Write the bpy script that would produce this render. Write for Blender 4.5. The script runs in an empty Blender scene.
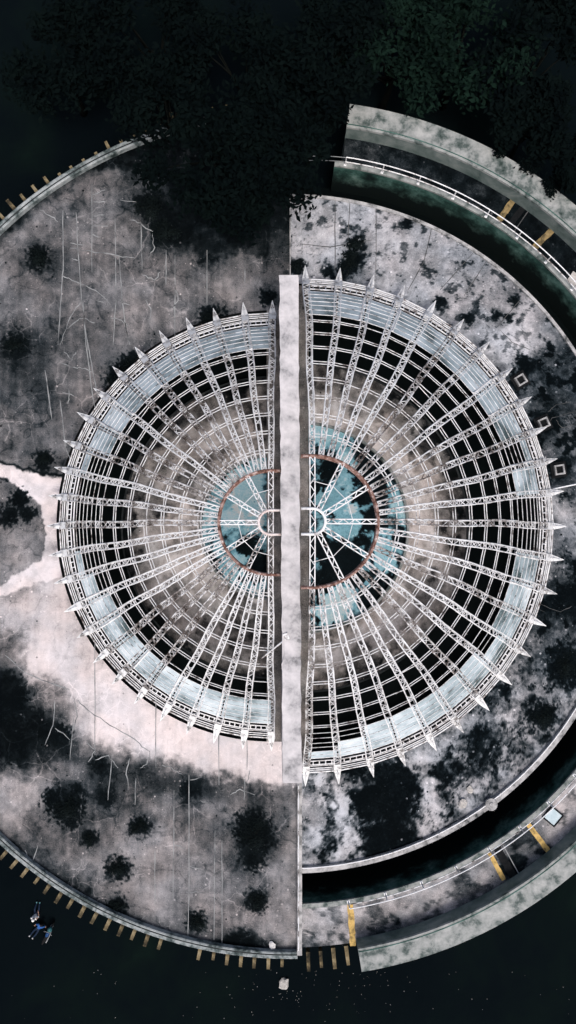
import bpy, math, random
import numpy as np
from math import sin, cos, pi, radians, sqrt
random.seed(7)
scn = bpy.context.scene

# ------------------------------------------------------------------ camera
S = 0.075            # metres per pixel on the terrace level
H = 51.0             # camera height above the terrace
NX, NY = 278.0, 545.0  # where the plumb line under the camera meets the picture
cam = bpy.data.cameras.new('camera')
camo = bpy.data.objects.new('camera', cam)
scn.collection.objects.link(camo)
camo.location = (0, 0, H)
camo.rotation_euler = (0, 0, 0)
cam.sensor_fit = 'VERTICAL'
cam.sensor_height = 24.0
cam.sensor_width = 24.0
cam.lens = 24.0 * (H / S) / 1024.0
cam.shift_x = (288 - NX) / 1024.0
cam.shift_y = (NY - 512) / 1024.0
cam.clip_end = 2000
scn.camera = camo

# ------------------------------------------------------------------ sky, sun
EL, AZ = radians(62), radians(168)
world = bpy.data.worlds.new('World'); scn.world = world
world.use_nodes = True
nt = world.node_tree
bg = nt.nodes['Background']
sky = nt.nodes.new('ShaderNodeTexSky')
sky.sky_type = 'NISHITA'; sky.sun_disc = False
sky.sun_elevation = EL; sky.sun_rotation = AZ
sky.air_density = 1.0; sky.dust_density = 6.0; sky.ozone_density = 1.0
nt.links.new(sky.outputs[0], bg.inputs[0])
bg.inputs[1].default_value = 0.12
sun = bpy.data.lights.new('sun', 'SUN')
sun.energy = 1.5; sun.angle = radians(18); sun.color = (1.0, 0.975, 0.96)
suno = bpy.data.objects.new('sun', sun); scn.collection.objects.link(suno)
# light comes from azimuth AZ (clockwise from +Y)
suno.rotation_euler = (pi / 2 - EL, 0, pi - AZ)
from mathutils import Vector
d = Vector((sin(AZ) * cos(EL), cos(AZ) * cos(EL), sin(EL)))
suno.rotation_euler = d.to_track_quat('Z', 'Y').to_euler()
scn.view_settings.view_transform = 'Standard'
scn.view_settings.look = 'None'
scn.view_settings.exposure = 0.40
scn.view_settings.gamma = 1.0

# ------------------------------------------------------------------ helpers
C = scn.collection
def W(x, y, z=0.0):
    k = H / (H - z)
    return ((x - NX) * S / k, (NY - y) * S / k, z)
def smooth(a, b, x):
    t = np.clip((x - a) / (b - a), 0, 1)
    return t * t * (3 - 2 * t)

class MB:
    def __init__(s): s.v = []; s.f = []
    def quad(s, a, b, c, d):
        n = len(s.v); s.v += [tuple(a), tuple(b), tuple(c), tuple(d)]; s.f.append((n, n+1, n+2, n+3))
    def hexa(s, p):                      # 8 points: bottom 4 (ccw), top 4
        n = len(s.v); s.v += [tuple(q) for q in p]
        for f in ((3,2,1,0),(4,5,6,7),(0,1,5,4),(1,2,6,5),(2,3,7,6),(3,0,4,7)):
            s.f.append(tuple(n+i for i in f))
    def box(s, c, size, rz=0.0):
        hx, hy, hz = [q/2 for q in size]; ca, sa = cos(rz), sin(rz)
        def p(x, y, z): return (c[0]+x*ca-y*sa, c[1]+x*sa+y*ca, c[2]+z)
        s.hexa([p(-hx,-hy,-hz),p(hx,-hy,-hz),p(hx,hy,-hz),p(-hx,hy,-hz),p(-hx,-hy,hz),p(hx,-hy,hz),p(hx,hy,hz),p(-hx,hy,hz)])
    def tube(s, pts, r, n=5, r2=None, cap=True):
        pts = [Vector(p) for p in pts]; m = len(pts); base = len(s.v)
        for i, p in enumerate(pts):
            t = (pts[min(i+1, m-1)] - pts[max(i-1, 0)])
            if t.length < 1e-9: t = Vector((0,0,1))
            t.normalize()
            up = Vector((0,0,1)) if abs(t.z) < 0.95 else Vector((1,0,0))
            a = t.cross(up).normalized(); b = a.cross(t)
            rr = r if r2 is None else r + (r2 - r) * i / max(1, m-1)
            for j in range(n):
                g = 2*pi*j/n
                q = p + a*(cos(g)*rr) + b*(sin(g)*rr)
                s.v.append((q.x, q.y, q.z))
        for i in range(m-1):
            for j in range(n):
                j2 = (j+1) % n
                s.f.append((base+i*n+j, base+i*n+j2, base+(i+1)*n+j2, base+(i+1)*n+j))
        if cap:
            s.f.append(tuple(base+j for j in range(n))[::-1]); s.f.append(tuple(base+(m-1)*n+j for j in range(n)))
    def sweep(s, cx, cy, prof, a0, a1, n):   # closed profile (r,z) swept round an arc, capped
        m = len(prof); base = len(s.v)
        for i in range(n+1):
            a = a0 + (a1-a0)*i/n
            for r, z in prof: s.v.append((cx + r*cos(a), cy + r*sin(a), z))
        for i in range(n):
            for j in range(m):
                j2 = (j+1) % m
                s.f.append((base+i*m+j, base+i*m+j2, base+(i+1)*m+j2, base+(i+1)*m+j))
        s.f.append(tuple(base+j for j in range(m))); s.f.append(tuple(base+n*m+j for j in range(m))[::-1])
    def mesh(s, name):
        me = bpy.data.meshes.new(name); me.from_pydata(s.v, [], s.f); me.update()
        return me
    def build(s, name, mat, parent=None, smoothf=False, fix=True):
        me = s.mesh(name)
        if fix:
            import bmesh
            bm = bmesh.new(); bm.from_mesh(me); bmesh.ops.recalc_face_normals(bm, faces=bm.faces); bm.to_mesh(me); bm.free()
        if smoothf: me.polygons.foreach_set('use_smooth', [True]*len(me.polygons))
        me.materials.append(mat)
        return link(name, me, parent)
def link(name, me, parent=None):
    o = bpy.data.objects.new(name, me); C.objects.link(o)
    if parent is not None: o.parent = parent
    return o
def empty(name, loc=(0,0,0), rz=0):
    o = bpy.data.objects.new(name, None); C.objects.link(o); o.location = loc; o.rotation_euler = (0,0,rz)
    o.empty_display_size = 0.2
    return o
def tag(o, label, cat, group=None):
    o['label'] = label; o['category'] = cat
    if group: o['group'] = group
    return o
def struct(o): o['kind'] = 'structure'; return o

# numpy value noise
_rng = np.random.RandomState(3)
_tab = _rng.rand(256, 256)
def vnoise(x, y):
    xi = np.floor(x).astype(int); yi = np.floor(y).astype(int)
    fx = x - xi; fy = y - yi
    fx = fx*fx*(3-2*fx); fy = fy*fy*(3-2*fy)
    a = _tab[xi % 256, yi % 256]; b = _tab[(xi+1) % 256, yi % 256]
    c = _tab[xi % 256, (yi+1) % 256]; d_ = _tab[(xi+1) % 256, (yi+1) % 256]
    return (a*(1-fx)+b*fx)*(1-fy) + (c*(1-fx)+d_*fx)*fy
def fbm(x, y, sc, oc=4, off=0.0):
    t = np.zeros_like(x); amp = 1.0; tot = 0.0; f = 1.0/sc
    for i in range(oc):
        t += amp*vnoise(x*f + off + 17.3*i, y*f + off*1.7 + 9.1*i); tot += amp; amp *= 0.55; f *= 2.03
    return t/tot
def poly_sd(px, py, poly):     # signed distance, positive inside
    n = len(poly); dmin = np.full(px.shape, 1e9); ins = np.zeros(px.shape, bool)
    for i in range(n):
        x0, y0 = poly[i]; x1, y1 = poly[(i+1) % n]
        ex, ey = x1-x0, y1-y0
        t = np.clip(((px-x0)*ex + (py-y0)*ey)/(ex*ex+ey*ey+1e-9), 0, 1)
        dmin = np.minimum(dmin, np.hypot(px-x0-t*ex, py-y0-t*ey))
        cond = ((y0 > py) != (y1 > py)) & (px < (x1-x0)*(py-y0)/(y1-y0+1e-12) + x0)
        ins ^= cond
    return np.where(ins, dmin, -dmin)

# ------------------------------------------------------------------ materials
def newmat(name):
    m = bpy.data.materials.new(name); m.use_nodes = True
    t = m.node_tree; b = t.nodes['Principled BSDF']
    return m, t, b
def N(t, kind, **kw):
    n = t.nodes.new(kind)
    for k, v in kw.items(): setattr(n, k, v)
    return n
def ramp(t, stops, src):
    r = N(t, 'ShaderNodeValToRGB'); e = r.color_ramp.elements
    while len(e) < len(stops): e.new(0.5)
    for el, (p, c) in zip(e, stops): el.position = p; el.color = (*c, 1)
    t.links.new(src, r.inputs[0]); return r
def noise(t, scale, detail=5, rough=0.6, coord='Object', dist=0.0):
    tc = N(t, 'ShaderNodeTexCoord'); n = N(t, 'ShaderNodeTexNoise')
    n.inputs['Scale'].default_value = scale; n.inputs['Detail'].default_value = detail
    n.inputs['Roughness'].default_value = rough; n.inputs['Distortion'].default_value = dist
    t.links.new(tc.outputs[coord], n.inputs['Vector']); return n
def bump(t, b, src, strength, dist=0.03):
    bp = N(t, 'ShaderNodeBump'); bp.inputs['Strength'].default_value = strength; bp.inputs['Distance'].default_value = dist
    t.links.new(src, bp.inputs['Height']); t.links.new(bp.outputs[0], b.inputs['Normal'])
def math_(t, op, a, b_):
    n = N(t, 'ShaderNodeMath', operation=op)
    for i, q in enumerate((a, b_)):
        if isinstance(q, (int, float)): n.inputs[i].default_value = q
        else: t.links.new(q, n.inputs[i])
    return n.outputs[0]
def noise_mat(name, stops, scale, rough=0.85, bumpk=0.3, detail=6, coord='Object', dist=0.4, rnd=0.0, spec=0.06):
    m, t, b = newmat(name)
    n = noise(t, scale, detail, 0.65, coord, dist)
    src = n.outputs['Fac']
    if rnd:
        oi = N(t, 'ShaderNodeObjectInfo')
        src = math_(t, 'ADD', src, math_(t, 'MULTIPLY', math_(t, 'SUBTRACT', oi.outputs['Random'], 0.5), rnd))
    r = ramp(t, stops, src); t.links.new(r.outputs[0], b.inputs['Base Color'])
    b.inputs['Roughness'].default_value = rough; b.inputs['Specular IOR Level'].default_value = spec
    if bumpk:
        n2 = noise(t, scale*6, 2, 0.7, coord); bump(t, b, n2.outputs['Fac'], bumpk)
    return m
CONC = [(0.0,(.0013,.0023,.0029)),(.15,(.0052,.0080,.0096)),(.28,(.028,.034,.038)),(.42,(.098,.101,.106)),(.58,(.225,.220,.225)),(.76,(.43,.408,.413)),(1.0,(.64,.597,.604))]
def tone_mat(name, stops=CONC, fine=0.16, bumpk=0.3, tintk=.5, cracks=0.0, grit=.8):
    m, t, b = newmat(name)
    at = N(t, 'ShaderNodeAttribute', attribute_name='tone')
    n1 = noise(t, .9, 8, 0.82); n2 = noise(t, 11, 3, 0.8); n3 = noise(t, 0.3, 2, 0.6)
    s = math_(t, 'ADD', at.outputs['Fac'], math_(t, 'MULTIPLY', math_(t, 'SUBTRACT', n1.outputs['Fac'], .5), fine*2.4))
    s = math_(t, 'ADD', s, math_(t, 'MULTIPLY', math_(t, 'SUBTRACT', n2.outputs['Fac'], .5), fine*2.0))
    tc = N(t, 'ShaderNodeTexCoord')
    def grits(scale, th, k, bias):
        nonlocal s
        vo = N(t, 'ShaderNodeTexVoronoi'); vo.inputs['Scale'].default_value = scale
        t.links.new(tc.outputs['Object'], vo.inputs['Vector'])
        sp = N(t, 'ShaderNodeMath', operation='LESS_THAN'); t.links.new(vo.outputs['Distance'], sp.inputs[0]); sp.inputs[1].default_value = th
        sg = N(t, 'ShaderNodeSeparateColor'); t.links.new(vo.outputs['Color'], sg.inputs[0])
        amp = math_(t, 'MULTIPLY', math_(t, 'POWER', sg.outputs[0], 4.0), math_(t, 'SUBTRACT', sg.outputs[1], bias))
        s = math_(t, 'ADD', s, math_(t, 'MULTIPLY', math_(t, 'MULTIPLY', amp, sp.outputs[0]), k))
    grits(2.6, .2, grit, .5); grits(6.0, .25, grit*.6, .45)
    if cracks:
        wn = noise(t, .5, 3, .6); mxv = N(t, 'ShaderNodeMix', data_type='VECTOR'); mxv.inputs[0].default_value = .35
        t.links.new(tc.outputs['Object'], mxv.inputs[4]); 
        ad = N(t, 'ShaderNodeVectorMath', operation='MULTIPLY_ADD'); t.links.new(wn.outputs['Color'], ad.inputs[0]); ad.inputs[1].default_value = (1.6,1.6,0); t.links.new(tc.outputs['Object'], ad.inputs[2])
        for sc, wd, lo, hi in ((.42,.012,.50,.60),(.9,.018,.54,.62)):
            ve = N(t, 'ShaderNodeTexVoronoi', feature='DISTANCE_TO_EDGE'); ve.inputs['Scale'].default_value = sc; t.links.new(ad.outputs[0], ve.inputs['Vector'])
            ln = ramp(t, [(0,(1,1,1)),(wd*2,(0,0,0))], ve.outputs['Distance'])
            mk = noise(t, .16 if sc < .5 else .22, 3, .6); mr = ramp(t, [(lo,(0,0,0)),(hi,(1,1,1))], mk.outputs['Fac'])
            s = math_(t, 'ADD', s, math_(t, 'MULTIPLY', math_(t, 'MULTIPLY', ln.outputs[0], mr.outputs[0]), cracks))
    r = ramp(t, stops, s)
    mx = N(t, 'ShaderNodeMix', data_type='RGBA', blend_type='MULTIPLY')
    tint = ramp(t, [(.38,(.90,.98,1.04)),(.52,(1,1,1)),(.66,(1.05,.985,.955))], n3.outputs['Fac'])
    mx.inputs[0].default_value = tintk
    t.links.new(r.outputs[0], mx.inputs[6]); t.links.new(tint.outputs[0], mx.inputs[7])
    t.links.new(mx.outputs[2], b.inputs['Base Color'])
    b.inputs['Roughness'].default_value = .95; b.inputs['Specular IOR Level'].default_value = .03
    nb_ = noise(t, 5, 2, .6); bump(t, b, nb_.outputs['Fac'], bumpk, 0.04)
    return m
M = {}
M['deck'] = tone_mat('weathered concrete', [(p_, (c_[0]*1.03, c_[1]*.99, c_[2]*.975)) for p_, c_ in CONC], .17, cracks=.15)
M['deck_right'] = tone_mat('blotched concrete', [(p_, (c_[0]*.95, c_[1]*.995, c_[2]*1.03)) for p_, c_ in CONC], .19, cracks=.06, grit=1.2)
M['floor'] = tone_mat('brown pit floor', [(0,(.003,.004,.004)),(.15,(.010,.011,.012)),(.3,(.055,.052,.050)),(.5,(.18,.166,.155)),(.75,(.42,.38,.355)),(1,(.7,.65,.63))], .24)
M['pool'] = tone_mat('flaking turquoise paint', [(0,(.003,.005,.006)),(.2,(.006,.010,.012)),(.32,(.03,.065,.08)),(.46,(.12,.25,.30)),(.7,(.24,.47,.54)),(.86,(.42,.58,.62)),(1,(.62,.60,.58))], .28)
M['road'] = tone_mat('grimy ramp concrete', CONC, .2)
M['ground'] = noise_mat('black wet soil', [(0.3,(.0015,.0030,.0042)),(.48,(.0020,.0038,.0049)),(.62,(.0026,.0054,.0054)),(.8,(.0045,.0105,.0080))], .09, .95, .2, 8, spec=0.01)
M['white_steel'] = noise_mat('flaking white paint on steel', [(.30,(.06,.045,.040)),(.39,(.34,.32,.315)),(.47,(.70,.70,.71)),(.75,(.86,.87,.88))], 1.8, .55, 0, 7, rnd=.14)
M['rib_steel'] = noise_mat('weathered white rib steel', [(.31,(.05,.038,.033)),(.40,(.24,.222,.215)),(.49,(.56,.56,.57)),(.75,(.76,.77,.78))], 1.7, .6, 0, 7, rnd=.2)
M['white_plate'] = noise_mat('dull white sheet metal', [(.32,(.16,.15,.145)),(.41,(.48,.48,.485)),(.52,(.68,.685,.69)),(.8,(.80,.805,.81))], 2.4, .6, .2, 8, rnd=.16)
M['rust'] = noise_mat('rusted red steel', [(.34,(.04,.023,.019)),(.46,(.16,.085,.068)),(.56,(.29,.19,.165)),(.68,(.58,.52,.50))], 3.0, .8, .5, 7)
M['pinkish'] = noise_mat('white paint over rust', [(.3,(.35,.2,.17)),(.45,(.6,.52,.5)),(.7,(.75,.72,.72))], 3, .6, .3, 6)
M['coping'] = noise_mat('pale coping concrete', [(.33,(.03,.034,.034)),(.42,(.19,.19,.19)),(.54,(.36,.355,.355)),(.75,(.5,.49,.49))], 1.3, .9, .4, 10, dist=.15)
M['coping_green'] = noise_mat('algae stained coping', [(.30,(.02,.034,.03)),(.41,(.09,.11,.105)),(.50,(.22,.235,.228)),(.7,(.37,.375,.366))], 1.0, .9, .4, 10, dist=.15)
M['spine'] = noise_mat('spine wall concrete', [(.27,(.05,.052,.056)),(.36,(.25,.248,.256)),(.46,(.42,.408,.418)),(.6,(.54,.52,.53)),(.8,(.64,.615,.625))], .9, .9, .4, 10, dist=.1)
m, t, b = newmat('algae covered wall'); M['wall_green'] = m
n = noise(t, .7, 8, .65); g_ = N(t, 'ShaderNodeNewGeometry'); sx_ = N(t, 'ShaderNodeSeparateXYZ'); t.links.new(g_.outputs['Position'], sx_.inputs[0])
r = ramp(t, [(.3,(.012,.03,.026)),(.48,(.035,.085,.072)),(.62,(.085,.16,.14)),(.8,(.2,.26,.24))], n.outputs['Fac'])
depth_shade = math_(t, 'ADD', math_(t, 'MULTIPLY', math_(t, 'ADD', sx_.outputs[2], 2.15), .5), math_(t, 'MULTIPLY', math_(t, 'SUBTRACT', n.outputs['Fac'], .5), 2.2))  # depth shade painted in: wall colour darkens toward the moat bottom
tr_ = ramp(t, [(0.0,(0,0,0)),(.85,(1,1,1))], depth_shade)
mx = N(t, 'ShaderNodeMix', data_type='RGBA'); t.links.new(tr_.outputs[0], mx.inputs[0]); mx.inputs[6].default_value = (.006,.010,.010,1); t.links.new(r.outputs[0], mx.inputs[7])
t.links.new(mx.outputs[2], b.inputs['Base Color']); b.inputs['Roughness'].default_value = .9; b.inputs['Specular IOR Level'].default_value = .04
M['wall_dark'] = noise_mat('damp dark wall', [(.3,(.008,.010,.011)),(.6,(.03,.034,.035)),(.85,(.09,.09,.09))], .7, .9, .4, 7)
M['inner_face'] = noise_mat('grey green wall face', [(.3,(.05,.075,.07)),(.5,(.12,.15,.142)),(.7,(.21,.235,.225))], .6, .9, .4, 8)
M['bracket'] = noise_mat('ochre stained beam end', [(.3,(.02,.018,.013)),(.45,(.085,.068,.040)),(.62,(.19,.152,.088)),(.85,(.26,.22,.15))], 1.6, .9, .4, 7, coord='Object', rnd=.25)
M['water'], t, b = newmat('black stagnant water')
b.inputs['Base Color'].default_value = (.0020,.0036,.0038,1); b.inputs['Roughness'].default_value = .6; b.inputs['Specular IOR Level'].default_value = .02
M['yellow'] = noise_mat('worn yellow road paint', [(.30,(.06,.05,.035)),(.42,(.30,.21,.08)),(.55,(.52,.35,.12)),(.85,(.6,.43,.2))], 2.5, .85, .2, 7)
M['yellow_dull'] = noise_mat('faded brown yellow paint', [(.30,(.03,.026,.018)),(.45,(.13,.10,.05)),(.6,(.26,.19,.09)),(.85,(.33,.26,.14))], 2.5, .85, .2, 7)
M['black'] = noise_mat('black bitumen', [(.3,(.004,.005,.006)),(.7,(.012,.013,.014))], 3, .8, .3)
M['seal'] = noise_mat('pale joint sealant', [(.36,(.10,.105,.11)),(.5,(.22,.23,.235)),(.75,(.36,.37,.375))], .8, .9, 0, 6)
M['seam'] = noise_mat('dirty joint', [(.35,(.035,.038,.04)),(.65,(.10,.10,.10))], 1.5, .9, 0, 6)
M['debris'] = noise_mat('pale rubble', [(.3,(.26,.25,.235)),(.7,(.5,.475,.45))], 4, .9, .4)
M['chalk'] = noise_mat('white litter', [(.3,(.35,.35,.35)),(.7,(.7,.69,.68))], 4, .8, .2)
# frosted glazing
m, t, b = newmat('dirty frosted glazing'); M['glass'] = m
n = noise(t, .5, 5, .55); oi = N(t, 'ShaderNodeObjectInfo')
s_ = math_(t, 'ADD', n.outputs['Fac'], math_(t, 'MULTIPLY', math_(t, 'SUBTRACT', oi.outputs['Random'], .5), .16))
r = ramp(t, [(.28,(.12,.18,.19)),(.42,(.33,.41,.445)),(.56,(.47,.555,.60)),(.75,(.68,.74,.77))], s_)
t.links.new(r.outputs[0], b.inputs['Base Color'])
ra = ramp(t, [(.28,(.3,.3,.3)),(.44,(.68,.68,.68)),(.6,(.88,.88,.88))], s_)
t.links.new(ra.outputs[0], b.inputs['Alpha']); b.inputs['Roughness'].default_value = .35
def leafmat(name, c0, c1):
    m, t, b = newmat(name)
    n = noise(t, .55, 4, .6); n2 = noise(t, 6, 2)
    s = math_(t, 'ADD', math_(t, 'MULTIPLY', n.outputs['Fac'], .75), math_(t, 'MULTIPLY', n2.outputs['Fac'], .25))
    r = ramp(t, [(.38, c0), (.62, c1)], s); t.links.new(r.outputs[0], b.inputs['Base Color'])
    b.inputs['Roughness'].default_value = .9; b.inputs['Specular IOR Level'].default_value = .02
    return m
M['leaf'] = leafmat('dark foliage', (.0010,.0022,.0026), (.0022,.0046,.0043))
M['leaf_green'] = leafmat('deep green foliage', (.0016,.0038,.0034), (.0060,.0150,.0105))
M['leaf_black'] = leafmat('blackish foliage', (.0020,.0034,.0038), (.008,.012,.012))
M['coping_left'] = noise_mat('teal stained coping', [(.33,(.012,.02,.02)),(.43,(.08,.10,.10)),(.54,(.25,.275,.278)),(.75,(.40,.415,.417))], 1.1, .9, .3, 10, dist=.15)
M['bark'] = noise_mat('dark bark', [(.3,(.002,.003,.003)),(.7,(.006,.007,.006))], 4, .95, .6)

# ------------------------------------------------------------------ layout in metres
DC = W(290, 533.5)                 # centre of the round terrace
R_DECK = 31.65
R_MI, R_MO = 25.25, 27.85          # moat
PC = W(290, 539)                   # centre of the outer parapet
R_PI, R_PO = 30.45, 32.15
Z_ROAD = -0.2; Z_RD = 0.25; Z_GND = -5.0; Z_PIT = -4.0; Z_MOAT = -3.8
LX, LY, LR = -0.45, 1.42, 15.55    # left half dome
RX, RY, RR = 2.05, 1.40, 18.0      # right half dome
L_PIT, R_PIT = LR + .62, RR + .1
X_TOP, X_BOT = 0.9, 1.45           # line where the two terraces meet
SX0, SX1 = -0.85, 2.3              # strip under the spine wall

ground = MB(); ground.quad((-300,-300,Z_GND),(300,-300,Z_GND),(300,300,Z_GND),(-300,300,Z_GND))
struct(ground.build('ground', M['ground'], fix=False))

def sheet(name, cols, nr, z, tone, mat, parent=None):
    A = np.array([c[0] for c in cols]); B = np.array([c[1] for c in cols])
    tt = np.linspace(0, 1, nr+1)[None, :, None]
    P = A[:, None, :]*(1-tt) + B[:, None, :]*tt
    na = len(cols); X = P[..., 0].ravel(); Y = P[..., 1].ravel()
    idx = np.arange(na*(nr+1)).reshape(na, nr+1)
    F = np.stack([idx[:-1,:-1], idx[1:,:-1], idx[1:,1:], idx[:-1,1:]], -1).reshape(-1, 4)
    me = bpy.data.meshes.new(name)
    me.from_pydata(np.stack([X, Y, np.full_like(X, z)], 1).tolist(), [], F.tolist())
    me.update()
    if me.polygons[0].normal.z < 0: me.flip_normals()
    at = me.attributes.new('tone', 'FLOAT', 'POINT')
    k = H/(H-z)
    at.data.foreach_set('value', tone(X/S*k + NX, NY - Y/S*k).astype(np.float32))
    me.materials.append(mat)
    return link(name, me, parent)
def ray_circle(x, y, dx, dy, cx, cy, R):
    ox, oy = x-cx, y-cy; b = ox*dx + oy*dy; c = ox*ox + oy*oy - R*R
    return -b + sqrt(b*b - c)
def half_cols(cx, cy, r_in, ecx, ecy, R_out, side, xt, xb, na, ne=14):
    cols = []
    for i in range(ne):
        x = xt + (cx-xt)*i/ne
        cols.append(((x, cy+r_in), (x, ecy + sqrt(R_out**2-(x-ecx)**2))))
    for i in range(na+1):
        a = pi/2 - side*pi*i/na
        dx, dy = cos(a), sin(a); p = (cx+r_in*dx, cy+r_in*dy)
        L = ray_circle(p[0], p[1], dx, dy, ecx, ecy, R_out)
        cols.append((p, (p[0]+dx*L, p[1]+dy*L)))
    for i in range(1, ne+1):
        x = cx + (xb-cx)*i/ne
        cols.append(((x, cy-r_in), (x, ecy - sqrt(R_out**2-(x-ecx)**2))))
    return cols

def blobs(px, py, lst, default, w0=0.03):
    num = np.full(px.shape, default*w0); den = np.full(px.shape, w0)
    for x, y, rx, ry, v in lst:
        w = np.exp(-(((px-x)/rx)**2 + ((py-y)/ry)**2)); num += w*v; den += w
    return num/den
def spots(px, py, lst, T, amt=.5, off=0.0):
    hi = fbm(px, py, 2.3, 2, 31+off); lo = fbm(px, py, 9.0, 3, 63+off)
    for x, y, r in lst:
        dd = np.hypot(px-x, py-y)
        near = dd < r*2.4
        q = 1.35 - dd/(r*.98) + (hi-.5)*1.8 + (lo-.5)*.5
        m_ = smooth(0.0, .8, q)*np.clip((2.2-dd/r)/.9, 0, 1)
        halo = .16*np.exp(-(dd/(r*1.5))**2)
        T = np.where(near, (T-halo)*(1-m_) + m_*(.02+(hi-.5)*.2), T - halo*near)
    return T

L_BLOBS = [(60,220,60,40,.43),(130,200,50,40,.40),(60,200,25,15,.5),(30,290,40,30,.42),(100,300,50,50,.40),(60,330,40,40,.33),(20,350,30,30,.27),
 (140,290,40,40,.42),(190,290,30,25,.43),(250,290,30,15,.40),(245,265,20,12,.38),(100,390,30,35,.42),(60,420,40,30,.34),(20,410,30,30,.34),(30,452,30,10,.36),(75,440,12,30,.37),
 (190,170,35,18,.10),(230,190,50,35,.04),(225,230,50,22,.06),(268,205,20,40,.05),(282,250,12,20,.32),(180,215,25,25,.10),(255,150,40,25,.03),(150,160,35,12,.09),(265,235,10,10,.26),(10,205,18,8,.1),(8,222,14,10,.06),(105,165,25,6,.08),  # tree shade under the top crowns painted into the tone, with black moss
 (15,508,18,18,.30),(5,540,20,22,.42),(30,540,16,18,.48),(15,570,22,12,.54),(34,512,8,12,.44),
 (30,622,40,18,.72),(60,610,20,20,.82),(10,640,15,12,.30),(45,655,20,18,.97),(15,665,14,9,.5),(70,640,20,30,.72),(88,660,10,20,.62),
 (5,690,25,25,.10),(5,730,25,35,.06),(45,700,25,14,.42),(35,740,30,25,.16),(60,745,20,25,.17),(80,720,15,20,.52),
 (110,690,30,35,.92),(140,720,40,25,.93),(180,740,35,20,.92),(230,755,40,16,.92),(270,765,20,14,.93),(75,690,10,10,.8),
 (110,755,25,12,.30),(160,772,30,10,.24),(200,782,30,10,.23),(245,793,30,8,.30),(285,795,15,12,.36),(105,780,25,15,.24),(60,775,18,10,.40),
 (20,785,22,16,.62),(8,815,14,14,.58),(30,825,20,15,.36),(45,845,20,12,.25),(75,850,15,14,.42),(100,830,25,20,.42),(150,850,30,20,.50),(130,890,30,20,.50),(200,840,35,30,.36),
 (175,880,25,20,.50),(230,870,20,20,.40),(280,850,18,25,.48),(235,910,30,15,.50),(285,905,20,25,.50),(190,935,30,10,.46),(280,938,15,10,.50),(245,945,25,6,.22),(150,925,25,8,.42),(75,885,20,8,.3),(25,855,12,8,.5)]
L_SPOTS = [(39,258,12),(15,345,14),(43,460,10),(20,498,9),(8,515,10),(27,514,8),(65,807,17),(52,798,10),(72,818,10),(140,826,10),(90,838,9),(118,868,12),(117,906,10),(257,901,11),(197,921,10),
 (250,828,17),(262,836,14),(253,858,13),(120,378,14),(130,366,12),(212,318,13),(105,800,8),(5,700,22),(2,735,24),(30,720,14),(60,735,12),(100,765,9),(190,790,9),(268,297,8),(150,205,14),(165,232,12),(240,946,14),(75,790,7)]
PATH = [(-40,462),(5,464),(22,470),(40,475),(66,477),(64,500),(62,540),(68,566),(66,577),(30,586),(0,597),(-40,606),(-40,600),(0,587),(12,577),(24,569),(42,560),(45,548),(44,520),(42,506),(34,500),(22,493),(14,484),(0,477),(-40,474)]
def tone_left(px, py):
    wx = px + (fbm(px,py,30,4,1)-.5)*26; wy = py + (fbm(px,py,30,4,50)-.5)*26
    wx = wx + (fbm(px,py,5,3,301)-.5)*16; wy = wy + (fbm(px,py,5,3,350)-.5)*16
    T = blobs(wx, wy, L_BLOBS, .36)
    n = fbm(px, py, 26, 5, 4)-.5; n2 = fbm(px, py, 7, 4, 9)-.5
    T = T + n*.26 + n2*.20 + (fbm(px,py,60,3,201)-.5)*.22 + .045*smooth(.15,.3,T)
    rg_ = np.abs(fbm(px, py, 34, 4, 140)-.5); T -= .10*np.exp(-(rg_/.012)**2)
    # pale wash zone keeps clean
    T = np.where(T > .62, .62 + (T-.62)*.8, T)
    # faint vertical run-off streaks
    T += (fbm(px, py*.10, 4, 3, 77)-.5)*.13
    sd = poly_sd(px + (fbm(px,py,6,3,310)-.5)*7, py + (fbm(px,py,6,3,320)-.5)*7, PATH)
    mk = smooth(-1.0, 1.6, sd)
    T = T*(1-mk) + mk*(.90 + n*.45 + n2*.35)
    # dirty line along the upper edge of the path
    T -= .3*np.exp(-((sd+2)/1.4)**2)*(py < 482)*(px < 64)
    T = spots(px, py, L_SPOTS, T, .55)
    rr = np.hypot(px-290, py-533.5)
    T -= smooth(402, 418, rr + n*20)*.16
    return np.clip(T, 0, 1)
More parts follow.
